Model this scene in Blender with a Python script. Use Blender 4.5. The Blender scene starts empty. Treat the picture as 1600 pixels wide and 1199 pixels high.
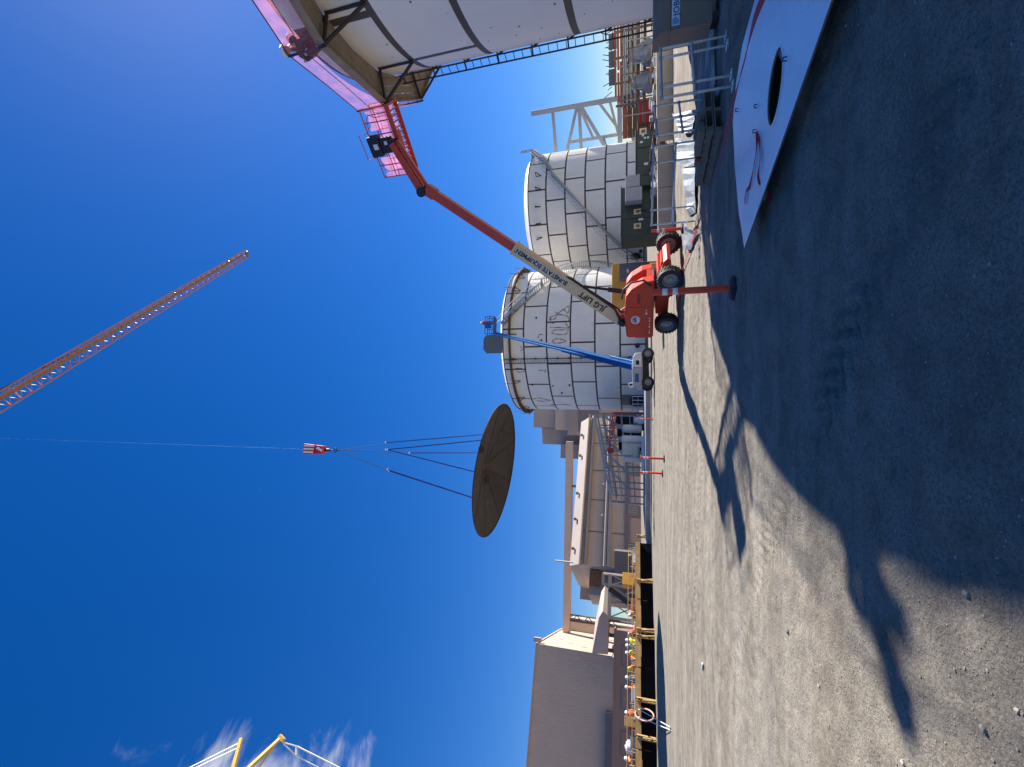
import bpy, bmesh, math, random
import numpy as np
from mathutils import Vector, Matrix
random.seed(7)
rng = np.random.default_rng(11)
PI = math.pi
S = bpy.context.scene
COL = S.collection

# ------------------------------------------------------------------ camera (the photograph lies on its side: a rolled camera)
EYE = Vector((0, 0, 1.55))
FPX = 670.0
PITCH = math.atan(190 / FPX)
CT, ST = math.cos(PITCH), math.sin(PITCH)
cam_d = bpy.data.cameras.new('camera')
cam = bpy.data.objects.new('camera', cam_d)
COL.objects.link(cam)
cam_d.sensor_fit = 'HORIZONTAL'
cam_d.sensor_width = 36
cam_d.lens = 36 * FPX / 1600
cam_d.clip_start = 0.05
cam_d.clip_end = 8000
cam.matrix_world = Matrix(((0, 1, 0, EYE.x), (ST, 0, -CT, EYE.y), (-CT, 0, -ST, EYE.z), (0, 0, 0, 1)))
S.camera = cam

# ------------------------------------------------------------------ sky and sun
SUN_AZ, SUN_EL = math.radians(59), math.radians(39.8)
w = bpy.data.worlds.new('World')
S.world = w
w.use_nodes = True
nt = w.node_tree
nt.nodes.clear()
sky = nt.nodes.new('ShaderNodeTexSky')
sky.sky_type = 'NISHITA'
sky.sun_disc = False
sky.sun_elevation = SUN_EL
sky.sun_rotation = SUN_AZ
sky.altitude = 2200
sky.air_density = 1.0
sky.dust_density = 0.35
sky.ozone_density = 3.0
hs = nt.nodes.new('ShaderNodeHueSaturation')
hs.inputs['Saturation'].default_value = 1.35
hs.inputs['Hue'].default_value = 0.512
lum = nt.nodes.new('ShaderNodeVectorMath'); lum.operation = 'DOT_PRODUCT'; lum.inputs[1].default_value = (0.2, 0.7, 0.1)
nt.links.new(sky.outputs[0], lum.inputs[0])
sh1 = nt.nodes.new('ShaderNodeMath'); sh1.operation = 'MULTIPLY_ADD'; sh1.inputs[1].default_value = 0.13; sh1.inputs[2].default_value = 0.88
nt.links.new(lum.outputs['Value'], sh1.inputs[0])
sh2 = nt.nodes.new('ShaderNodeMath'); sh2.operation = 'DIVIDE'; sh2.inputs[0].default_value = 1.0     # soft shoulder, as a phone camera renders the bright low sky
nt.links.new(sh1.outputs[0], sh2.inputs[1])
shs = nt.nodes.new('ShaderNodeVectorMath'); shs.operation = 'SCALE'
nt.links.new(sky.outputs[0], shs.inputs[0]); nt.links.new(sh2.outputs[0], shs.inputs['Scale'])
nt.links.new(shs.outputs[0], hs.inputs['Color'])
# thin fair-weather cloud low on the left of the sky
tc = nt.nodes.new('ShaderNodeTexCoord')
mp = nt.nodes.new('ShaderNodeMapping')
mp.inputs['Scale'].default_value = (1.0, 1.0, 1.9)
nt.links.new(tc.outputs['Generated'], mp.inputs[0])
nz = nt.nodes.new('ShaderNodeTexNoise')
nz.inputs['Scale'].default_value = 5.2
nz.inputs['Detail'].default_value = 9
nz.inputs['Roughness'].default_value = 0.58
nz.inputs['Distortion'].default_value = 0.5
nt.links.new(mp.outputs[0], nz.inputs[0])
dt = nt.nodes.new('ShaderNodeVectorMath'); dt.operation = 'DOT_PRODUCT'
nt.links.new(tc.outputs['Generated'], dt.inputs[0])
cd = Vector((-0.725, 0.42, 0.53)).normalized()
dt.inputs[1].default_value = cd
mr = nt.nodes.new('ShaderNodeMapRange')
mr.inputs[1].default_value = 0.952; mr.inputs[2].default_value = 1.0
mr.inputs[3].default_value = 0.0; mr.inputs[4].default_value = 0.46
nt.links.new(dt.outputs['Value'], mr.inputs[0])
ad = nt.nodes.new('ShaderNodeMath'); ad.operation = 'ADD'
nt.links.new(nz.outputs[0], ad.inputs[0]); nt.links.new(mr.outputs[0], ad.inputs[1])
cr = nt.nodes.new('ShaderNodeMapRange'); cr.interpolation_type = 'SMOOTHSTEP'
cr.inputs[1].default_value = 0.70; cr.inputs[2].default_value = 0.95
nt.links.new(ad.outputs[0], cr.inputs[0])
mx = nt.nodes.new('ShaderNodeMixRGB')
nt.links.new(cr.outputs[0], mx.inputs[0]); nt.links.new(hs.outputs[0], mx.inputs[1])
mx.inputs[2].default_value = (4.4, 4.5, 4.9, 1)
bg = nt.nodes.new('ShaderNodeBackground')
bg.inputs[1].default_value = 0.092
nt.links.new(mx.outputs[0], bg.inputs[0])
wo = nt.nodes.new('ShaderNodeOutputWorld')
nt.links.new(bg.outputs[0], wo.inputs[0])

sd = bpy.data.lights.new('sun', 'SUN')
sd.energy = 5.0
sd.angle = math.radians(0.53)
sd.color = (1.0, 0.965, 0.925)
sun = bpy.data.objects.new('sun', sd)
COL.objects.link(sun)
SUND = Vector((math.sin(SUN_AZ) * math.cos(SUN_EL), math.cos(SUN_AZ) * math.cos(SUN_EL), math.sin(SUN_EL)))
sun.rotation_euler = (-SUND).to_track_quat('-Z', 'Y').to_euler()
sun.location = SUND * 60
S.view_settings.view_transform = 'Standard'
S.view_settings.look = 'None'
S.view_settings.exposure = 1.08
S.view_settings.gamma = 1.0
S.view_settings.use_curve_mapping = False
S.cycles.max_bounces = 8
S.cycles.transparent_max_bounces = 16

# ------------------------------------------------------------------ photograph measurement -> place in the world
def ray(x, y):
    X, Y = 599.5 - y, 800 - x
    return Vector((X, FPX * CT - Y * ST, FPX * ST + Y * CT))
def A(x, y, Yd):                    # the point seen at (x, y) that lies Yd metres ahead
    r = ray(x, y); return EYE + r * (Yd / r.y)
def D(x, y, d):                     # the same at horizontal distance d
    r = ray(x, y); return EYE + r * (d / math.hypot(r.x, r.y))
def G(x, y, z=0.0):                 # the same on the level plane z
    r = ray(x, y); return EYE + r * ((z - EYE.z) / r.z)
def cyl_hit(x, y, cx, cy, R):       # the same on an upright cylinder
    r = ray(x, y); a = r.x ** 2 + r.y ** 2; b = -2 * (r.x * cx + r.y * cy); c = cx * cx + cy * cy - R * R
    q = max(b * b - 4 * a * c, 0)
    return EYE + r * ((-b - math.sqrt(q)) / (2 * a))

# ------------------------------------------------------------------ materials
def new_mat(name):
    m = bpy.data.materials.new(name); m.use_nodes = True
    return m, m.node_tree, m.node_tree.nodes['Principled BSDF']
def mat(name, col, rough=0.6, metal=0.0, var=0.12, scale=6.0, bump=0.0, bscale=60.0, dirt=0.0, dcol=(0.16, 0.13, 0.1), streak=0.0, spec=0.5, coat=0.0):
    m, t, b = new_mat(name)
    N, L = t.nodes, t.links
    co = N.new('ShaderNodeTexCoord')
    n1 = N.new('ShaderNodeTexNoise'); n1.inputs['Scale'].default_value = scale; n1.inputs['Detail'].default_value = 6; n1.inputs['Roughness'].default_value = 0.6
    L.new(co.outputs['Object'], n1.inputs[0])
    r1 = N.new('ShaderNodeMapRange'); r1.inputs[1].default_value = 0.25; r1.inputs[2].default_value = 0.75; r1.inputs[3].default_value = 1 - var; r1.inputs[4].default_value = 1 + var
    L.new(n1.outputs[0], r1.inputs[0])
    vm = N.new('ShaderNodeVectorMath'); vm.operation = 'SCALE'; vm.inputs[0].default_value = col
    L.new(r1.outputs[0], vm.inputs['Scale'])
    out = vm.outputs[0]
    if dirt > 0:
        n2 = N.new('ShaderNodeTexNoise'); n2.inputs['Scale'].default_value = scale * 0.6; n2.inputs['Detail'].default_value = 9; n2.inputs['Roughness'].default_value = 0.68
        mpn = N.new('ShaderNodeMapping'); mpn.inputs['Location'].default_value = (3.1, 7.7, 1.9)
        if streak: mpn.inputs['Scale'].default_value = (1, 1, streak)
        L.new(co.outputs['Object'], mpn.inputs[0]); L.new(mpn.outputs[0], n2.inputs[0])
        r2 = N.new('ShaderNodeMapRange'); r2.inputs[1].default_value = 0.48; r2.inputs[2].default_value = 0.72; r2.inputs[3].default_value = 0; r2.inputs[4].default_value = dirt
        L.new(n2.outputs[0], r2.inputs[0])
        mxn = N.new('ShaderNodeMixRGB'); mxn.inputs[2].default_value = (*dcol, 1)
        L.new(r2.outputs[0], mxn.inputs[0]); L.new(out, mxn.inputs[1]); out = mxn.outputs[0]
    L.new(out, b.inputs['Base Color'])
    rr = N.new('ShaderNodeMapRange'); rr.inputs[3].default_value = max(rough - 0.1, 0.03); rr.inputs[4].default_value = min(rough + 0.12, 1)
    L.new(n1.outputs[0], rr.inputs[0]); L.new(rr.outputs[0], b.inputs['Roughness'])
    b.inputs['Metallic'].default_value = metal
    b.inputs['Specular IOR Level'].default_value = spec
    b.inputs['Coat Weight'].default_value = coat
    if bump > 0:
        n3 = N.new('ShaderNodeTexNoise'); n3.inputs['Scale'].default_value = bscale; n3.inputs['Detail'].default_value = 5
        L.new(co.outputs['Object'], n3.inputs[0])
        bp = N.new('ShaderNodeBump'); bp.inputs['Strength'].default_value = bump; bp.inputs['Distance'].default_value = 0.02
        L.new(n3.outputs[0], bp.inputs['Height']); L.new(bp.outputs[0], b.inputs['Normal'])
    return m
def siding(name, col, period, var=0.06, vertical=True):
    m = mat(name, col, 0.62, 0.0, var, 0.25, dirt=0.12, dcol=(col[0] * .6, col[1] * .6, col[2] * .6), streak=0.2)
    t = m.node_tree; N, L = t.nodes, t.links; b = N['Principled BSDF']
    co = N.new('ShaderNodeTexCoord')
    wv = N.new('ShaderNodeTexWave'); wv.inputs['Scale'].default_value = 6.28 / period / 6.28
    wv.bands_direction = 'DIAGONAL' if vertical else 'Z'
    if vertical:
        mpn = N.new('ShaderNodeMapping'); mpn.inputs['Scale'].default_value = (1, 1, 0)
        L.new(co.outputs['Object'], mpn.inputs[0]); L.new(mpn.outputs[0], wv.inputs[0])
    else:
        L.new(co.outputs['Object'], wv.inputs[0])
    bp = N.new('ShaderNodeBump'); bp.inputs['Strength'].default_value = 0.35; bp.inputs['Distance'].default_value = 0.05
    L.new(wv.outputs[1], bp.inputs['Height']); L.new(bp.outputs[0], b.inputs['Normal'])
    return m

M = {}
M['paint_white'] = mat('tank_white_paint', (0.84, 0.79, 0.69), 0.5, 0, 0.07, 0.6, dirt=0.65, dcol=(0.48, 0.40, 0.31), streak=0.18, bump=0.03, bscale=3)
M['paint_near'] = mat('near_tank_white_paint', (0.84, 0.81, 0.75), 0.42, 0, 0.05, 0.7, dirt=0.25, dcol=(0.6, 0.58, 0.54), streak=0.3, bump=0.04, bscale=2)
M['seam'] = mat('bare_weld_seam', (0.075, 0.047, 0.038), 0.6, 0.1, 0.3, 4)
M['seam_near'] = mat('bare_weld_band', (0.105, 0.08, 0.065), 0.55, 0.2, 0.3, 4)
M['scribble'] = mat('rust_bleed', (0.30, 0.235, 0.18), 0.8, 0, 0.3, 5)
M['rust'] = mat('rusty_steel', (0.11, 0.062, 0.04), 0.75, 0.2, 0.35, 5, dirt=0.4, dcol=(0.2, 0.1, 0.05), bump=0.2)
M['rust_light'] = mat('weathered_deck', (0.2, 0.13, 0.09), 0.8, 0, 0.3, 4, bump=0.2)
M['plank'] = mat('scaffold_plank', (0.29, 0.235, 0.17), 0.75, 0, 0.2, 3, dirt=0.4, dcol=(0.16, 0.12, 0.085), streak=1, bump=0.15, bscale=20)
M['dark_steel'] = mat('dark_steel', (0.045, 0.04, 0.042), 0.5, 0.5, 0.3, 8)
M['black'] = mat('black_rubber', (0.018, 0.018, 0.019), 0.7, 0, 0.25, 9, dirt=0.45, dcol=(0.10, 0.088, 0.07), bump=0.2)
M['black_plain'] = mat('black_paint', (0.015, 0.015, 0.017), 0.5, 0, 0.2, 6)
M['galv'] = mat('galvanised_steel', (0.56, 0.58, 0.60), 0.36, 0.75, 0.14, 9, dirt=0.2, dcol=(0.35, 0.35, 0.36))
M['galv_dull'] = mat('dull_galvanised_steel', (0.36, 0.38, 0.39), 0.55, 0.35, 0.15, 5, dirt=0.25, dcol=(0.3, 0.3, 0.3))
M['lift_red'] = mat('orange_red_paint', (0.62, 0.062, 0.022), 0.5, 0, 0.1, 2.5, dirt=0.28, dcol=(0.36, 0.16, 0.09), bump=0.02, spec=0.3)
M['boom_red'] = mat('boom_red_paint', (0.50, 0.06, 0.03), 0.42, 0, 0.14, 2.5, dirt=0.3, dcol=(0.26, 0.06, 0.035))
M['boom_cream'] = mat('boom_cream_paint', (0.66, 0.53, 0.31), 0.45, 0, 0.08, 2.5, dirt=0.25, dcol=(0.4, 0.32, 0.2))
M['rim'] = mat('wheel_rim', (0.30, 0.30, 0.29), 0.5, 0.3, 0.15, 8, dirt=0.5, dcol=(0.2, 0.18, 0.15))
M['orange_post'] = mat('orange_plastic', (0.85, 0.055, 0.015), 0.45, 0, 0.08, 9, dirt=0.22, dcol=(0.5, 0.1, 0.05))
M['reflect'] = mat('reflective_band', (0.78, 0.78, 0.80), 0.3, 0.2, 0.08, 12, dirt=0.3, dcol=(0.5, 0.48, 0.46))
M['net'] = None
M['blue'] = mat('lift_blue_paint', (0.012, 0.085, 0.27), 0.4, 0, 0.12, 2)
M['blue_light'] = mat('lift_blue_light', (0.13, 0.36, 0.66), 0.4, 0, 0.12, 2)
M['offwhite'] = mat('offwhite_paint', (0.72, 0.72, 0.68), 0.45, 0, 0.1, 2, dirt=0.2)
M['green'] = mat('transformer_green', (0.028, 0.05, 0.038), 0.45, 0, 0.12, 2.5, dirt=0.2, dcol=(0.07, 0.08, 0.06))
M['grey_box'] = mat('grey_enamel', (0.36, 0.38, 0.40), 0.5, 0.1, 0.08, 4, dirt=0.15)
M['grey_dark'] = mat('dark_grey_enamel', (0.13, 0.145, 0.155), 0.5, 0.1, 0.1, 4, dirt=0.15)
M['yellow'] = mat('machine_yellow', (0.72, 0.34, 0.035), 0.5, 0, 0.12, 2, dirt=0.25, dcol=(0.4, 0.2, 0.05))
M['form_yellow'] = mat('form_timber_yellow', (0.46, 0.285, 0.10), 0.65, 0, 0.2, 2.5, dirt=0.35, dcol=(0.25, 0.13, 0.05))
M['form_black'] = mat('black_form_ply', (0.009, 0.009, 0.010), 0.9, 0, 0.3, 1, spec=0.05)
M['concrete'] = mat('concrete', (0.34, 0.31, 0.265), 0.9, 0, 0.12, 2.2, dirt=0.3, dcol=(0.2, 0.18, 0.15), bump=0.25, bscale=25)
M['concrete_dark'] = mat('pad_concrete', (0.26, 0.26, 0.27), 0.9, 0, 0.15, 1.2, bump=0.2, bscale=15)
M['wood'] = mat('grey_pallet_wood', (0.22, 0.17, 0.125), 0.8, 0, 0.25, 6, dirt=0.3, dcol=(0.1, 0.075, 0.055), bump=0.25, bscale=30)
M['wood_orange'] = mat('orange_painted_steel', (0.44, 0.115, 0.04), 0.6, 0, 0.25, 2)
M['wood_brown'] = mat('brown_boards', (0.2, 0.1, 0.045), 0.8, 0, 0.3, 3, bump=0.2)
M['red'] = mat('red_paint', (0.5, 0.018, 0.022), 0.5, 0, 0.15, 3)
M['strap'] = mat('red_webbing', (0.45, 0.015, 0.035), 0.7, 0, 0.2, 25)
M['wrap'] = mat('grey_tarpaulin', (0.25, 0.27, 0.29), 0.5, 0, 0.15, 2, bump=0.5, bscale=4)
M['plate_white'] = mat('roof_plate_paint', (0.74, 0.76, 0.79), 0.3, 0.0, 0.05, 2.0, dirt=0.45, dcol=(0.50, 0.52, 0.56), streak=1, bump=0.03, bscale=6)
M['plate_edge'] = mat('cut_plate_edge', (0.18, 0.14, 0.11), 0.6, 0.3, 0.3, 8)
M['roof_under'] = mat('bare_roof_underside', (0.066, 0.055, 0.050), 0.62, 0.25, 0.3, 0.9, dirt=0.6, dcol=(0.042, 0.032, 0.028), bump=0.1, bscale=4)
M['sling'] = mat('blue_sling', (0.03, 0.06, 0.24), 0.7, 0, 0.2, 6)
M['wire'] = mat('wire_rope', (0.10, 0.13, 0.19), 0.6, 0.2, 0.1, 10)
M['hook_red'] = mat('hook_block_red', (0.55, 0.03, 0.03), 0.45, 0, 0.15, 3)
M['white'] = mat('plain_white', (0.8, 0.8, 0.78), 0.5, 0, 0.06, 6)
M['cream_pipe'] = mat('cream_pipe_paint', (0.66, 0.61, 0.5), 0.45, 0, 0.08, 2, dirt=0.2)
M['jib_orange'] = mat('crane_orange', (0.44, 0.17, 0.075), 0.5, 0, 0.15, 1.5, dirt=0.2, dcol=(0.5, 0.4, 0.35))
M['jib_grey'] = mat('crane_walkway_steel', (0.24, 0.17, 0.13), 0.6, 0.2, 0.15, 1.5)
M['crane_yellow'] = mat('crane_yellow', (0.72, 0.42, 0.06), 0.5, 0, 0.12, 1.5)
M['bldg_brown'] = siding('brown_siding', (0.57, 0.425, 0.315), 0.9)
M['bldg_light'] = siding('light_brown_siding', (0.41, 0.335, 0.275), 0.9)
M['bldg_cream'] = siding('cream_siding', (0.50, 0.385, 0.29), 0.9)
M['bldg_grey'] = siding('grey_brown_siding', (0.30, 0.25, 0.22), 1.2)
M['bldg_dark'] = siding('dark_grey_siding', (0.15, 0.138, 0.135), 1.2)
M['bldg_maroon'] = siding('maroon_siding', (0.25, 0.165, 0.145), 0.5, vertical=False)
M['truss_steel'] = mat('painted_grey_steel', (0.36, 0.37, 0.38), 0.5, 0.2, 0.1, 1)
M['dark_opening'] = mat('dark_interior', (0.012, 0.012, 0.016), 0.8)
M['skin'] = mat('skin', (0.5, 0.3, 0.21), 0.6, 0, 0.05, 10)
M['jeans'] = mat('dark_work_trousers', (0.045, 0.055, 0.085), 0.85, 0, 0.2, 20)
M['hi_orange'] = mat('hi_vis_orange', (0.95, 0.2, 0.03), 0.7, 0, 0.1, 20)
M['hi_yellow'] = mat('hi_vis_yellow', (0.75, 0.72, 0.06), 0.7, 0, 0.1, 20)
M['hi_red'] = mat('red_work_shirt', (0.6, 0.05, 0.04), 0.8, 0, 0.1, 20)
M['shirt_dark'] = mat('dark_green_jacket', (0.05, 0.065, 0.055), 0.85, 0, 0.2, 20)
M['copper'] = mat('pinkish_hose', (0.55, 0.30, 0.24), 0.5, 0, 0.15, 6)
M['rebar'] = mat('rebar_and_clutter', (0.14, 0.1, 0.085), 0.7, 0.3, 0.4, 3)
M['sign_cream'] = mat('cream_sign', (0.68, 0.58, 0.36), 0.5, 0, 0.05, 20)
M['glass'] = mat('window_glass', (0.02, 0.025, 0.03), 0.1, 0, 0.05, 3)
M['job_brown'] = mat('tool_chest_brown', (0.25, 0.18, 0.125), 0.55, 0.1, 0.12, 3, dirt=0.3, dcol=(0.08, 0.07, 0.06))
M['steel_blue'] = mat('bare_new_steel', (0.38, 0.42, 0.48), 0.35, 0.55, 0.15, 3)
M['roof_under_dark'] = mat('darker_roof_underside', (0.05, 0.041, 0.037), 0.6, 0.25, 0.3, 0.9, dirt=0.6, dcol=(0.11, 0.07, 0.05), bump=0.1, bscale=4)
M['sheet'] = mat('weathered_sheet_metal', (0.21, 0.23, 0.24), 0.6, 0.2, 0.2, 5, dirt=0.4, dcol=(0.16, 0.16, 0.16))
M['stone'] = mat('loose_stone', (0.25, 0.225, 0.19), 0.9, 0, 0.3, 14, bump=0.3)
M['stone_light'] = mat('pale_stone', (0.40, 0.36, 0.30), 0.9, 0, 0.2, 14, bump=0.3)

def net_mat():
    m, t, b = new_mat('pink_debris_net')
    N, L = t.nodes, t.links
    out = N['Material Output']
    tr = N.new('ShaderNodeBsdfTransparent'); tl = N.new('ShaderNodeBsdfTranslucent'); df = N.new('ShaderNodeBsdfDiffuse')
    tr.inputs[0].default_value = (1, 1, 1, 1)
    for q in (tl, df): q.inputs[0].default_value = (0.92, 0.34, 0.46, 1)
    a = N.new('ShaderNodeMixShader'); a.inputs[0].default_value = 0.6
    L.new(df.outputs[0], a.inputs[1]); L.new(tl.outputs[0], a.inputs[2])
    co = N.new('ShaderNodeTexCoord'); n1 = N.new('ShaderNodeTexNoise'); n1.inputs['Scale'].default_value = 3.0; n1.inputs['Detail'].default_value = 4
    L.new(co.outputs['Object'], n1.inputs[0])
    r = N.new('ShaderNodeMapRange'); r.inputs[1].default_value = 0.3; r.inputs[2].default_value = 0.7; r.inputs[3].default_value = 0.20; r.inputs[4].default_value = 0.46
    L.new(n1.outputs[0], r.inputs[0])
    c = N.new('ShaderNodeMixShader'); L.new(r.outputs[0], c.inputs[0]); L.new(tr.outputs[0], c.inputs[1]); L.new(a.outputs[0], c.inputs[2])
    L.new(c.outputs[0], out.inputs['Surface'])
    return m
M['net'] = net_mat()

def ground_mat():
    m, t, b = new_mat('graded_dirt')
    N, L = t.nodes, t.links
    co = N.new('ShaderNodeTexCoord')
    def noise(sc, det, ro, mapping=None):
        n = N.new('ShaderNodeTexNoise'); n.inputs['Scale'].default_value = sc; n.inputs['Detail'].default_value = det; n.inputs['Roughness'].default_value = ro
        if mapping:
            q = N.new('ShaderNodeMapping'); q.inputs['Rotation'].default_value = (0, 0, mapping[0]); q.inputs['Scale'].default_value = mapping[1]
            L.new(co.outputs['Object'], q.inputs[0]); L.new(q.outputs[0], n.inputs[0])
        else: L.new(co.outputs['Object'], n.inputs[0])
        return n
    big = noise(0.35, 5, 0.6); mid = noise(2.6, 7, 0.65); fine = noise(38, 6, 0.7)
    trk = noise(0.9, 5, 0.6, (math.radians(38), (0.14, 1.5, 1)))
    trk2 = noise(1.3, 4, 0.6, (math.radians(24), (0.16, 1.0, 1)))
    def ramp(n, lo, hi, a, bb):
        r = N.new('ShaderNodeMapRange'); r.inputs[1].default_value = lo; r.inputs[2].default_value = hi; r.inputs[3].default_value = a; r.inputs[4].default_value = bb
        L.new(n.outputs[0], r.inputs[0]); return r
    def mix(f, c1, c2, amt=None):
        q = N.new('ShaderNodeMixRGB'); L.new(f.outputs[0], q.inputs[0])
        for i, c in ((1, c1), (2, c2)):
            if isinstance(c, tuple): q.inputs[i].default_value = (*c, 1)
            else: L.new(c, q.inputs[i])
        return q.outputs[0]
    c = mix(ramp(big, 0.35, 0.65, 0, 1), (0.335, 0.287, 0.212), (0.300, 0.265, 0.202))
    c = mix(ramp(mid, 0.40, 0.66, 0, 0.85), c, (0.172, 0.142, 0.100))
    c = mix(ramp(trk, 0.46, 0.62, 0, 0.7), c, (0.41, 0.365, 0.285))
    c = mix(ramp(trk2, 0.50, 0.66, 0, 0.5), c, (0.185, 0.163, 0.14))
    g2 = noise(95, 3, 0.6); c = mix(ramp(g2, 0.5, 0.72, 0, 0.75), c, (0.085, 0.072, 0.06))
    g3 = noise(0.8, 6, 0.7); c = mix(ramp(g3, 0.52, 0.72, 0, 0.5), c, (0.15, 0.128, 0.105))
    c = mix(ramp(fine, 0.46, 0.72, 0, 0.85), c, (0.11, 0.092, 0.075))
    v = N.new('ShaderNodeTexVoronoi'); v.inputs['Scale'].default_value = 55; L.new(co.outputs['Object'], v.inputs[0])
    r = N.new('ShaderNodeMapRange'); r.inputs[1].default_value = 0.12; r.inputs[2].default_value = 0.3; r.inputs[3].default_value = 1; r.inputs[4].default_value = 0
    L.new(v.outputs['Distance'], r.inputs[0])
    sel = N.new('ShaderNodeSeparateColor'); L.new(v.outputs['Color'], sel.inputs[0])
    gt = N.new('ShaderNodeMath'); gt.operation = 'GREATER_THAN'; gt.inputs[1].default_value = 0.83; L.new(sel.outputs[0], gt.inputs[0])
    mu = N.new('ShaderNodeMath'); mu.operation = 'MULTIPLY'; L.new(gt.outputs[0], mu.inputs[0]); L.new(r.outputs[0], mu.inputs[1])
    c = mix(mu, c, (0.33, 0.30, 0.255))
    L.new(c, b.inputs['Base Color'])
    b.inputs['Roughness'].default_value = 0.95; b.inputs['Specular IOR Level'].default_value = 0.15
    hh = N.new('ShaderNodeMath'); hh.operation = 'MULTIPLY_ADD'; hh.inputs[1].default_value = 0.5
    L.new(fine.outputs[0], hh.inputs[0]); L.new(mid.outputs[0], hh.inputs[2])
    h2 = N.new('ShaderNodeMath'); h2.operation = 'MULTIPLY_ADD'; h2.inputs[1].default_value = 0.35
    L.new(mu.outputs[0], h2.inputs[0]); L.new(hh.outputs[0], h2.inputs[2])
    bp = N.new('ShaderNodeBump'); bp.inputs['Strength'].default_value = 1.0; bp.inputs['Distance'].default_value = 0.035
    L.new(h2.outputs[0], bp.inputs['Height']); L.new(bp.outputs[0], b.inputs['Normal'])
    return m
M['ground'] = ground_mat()

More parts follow.
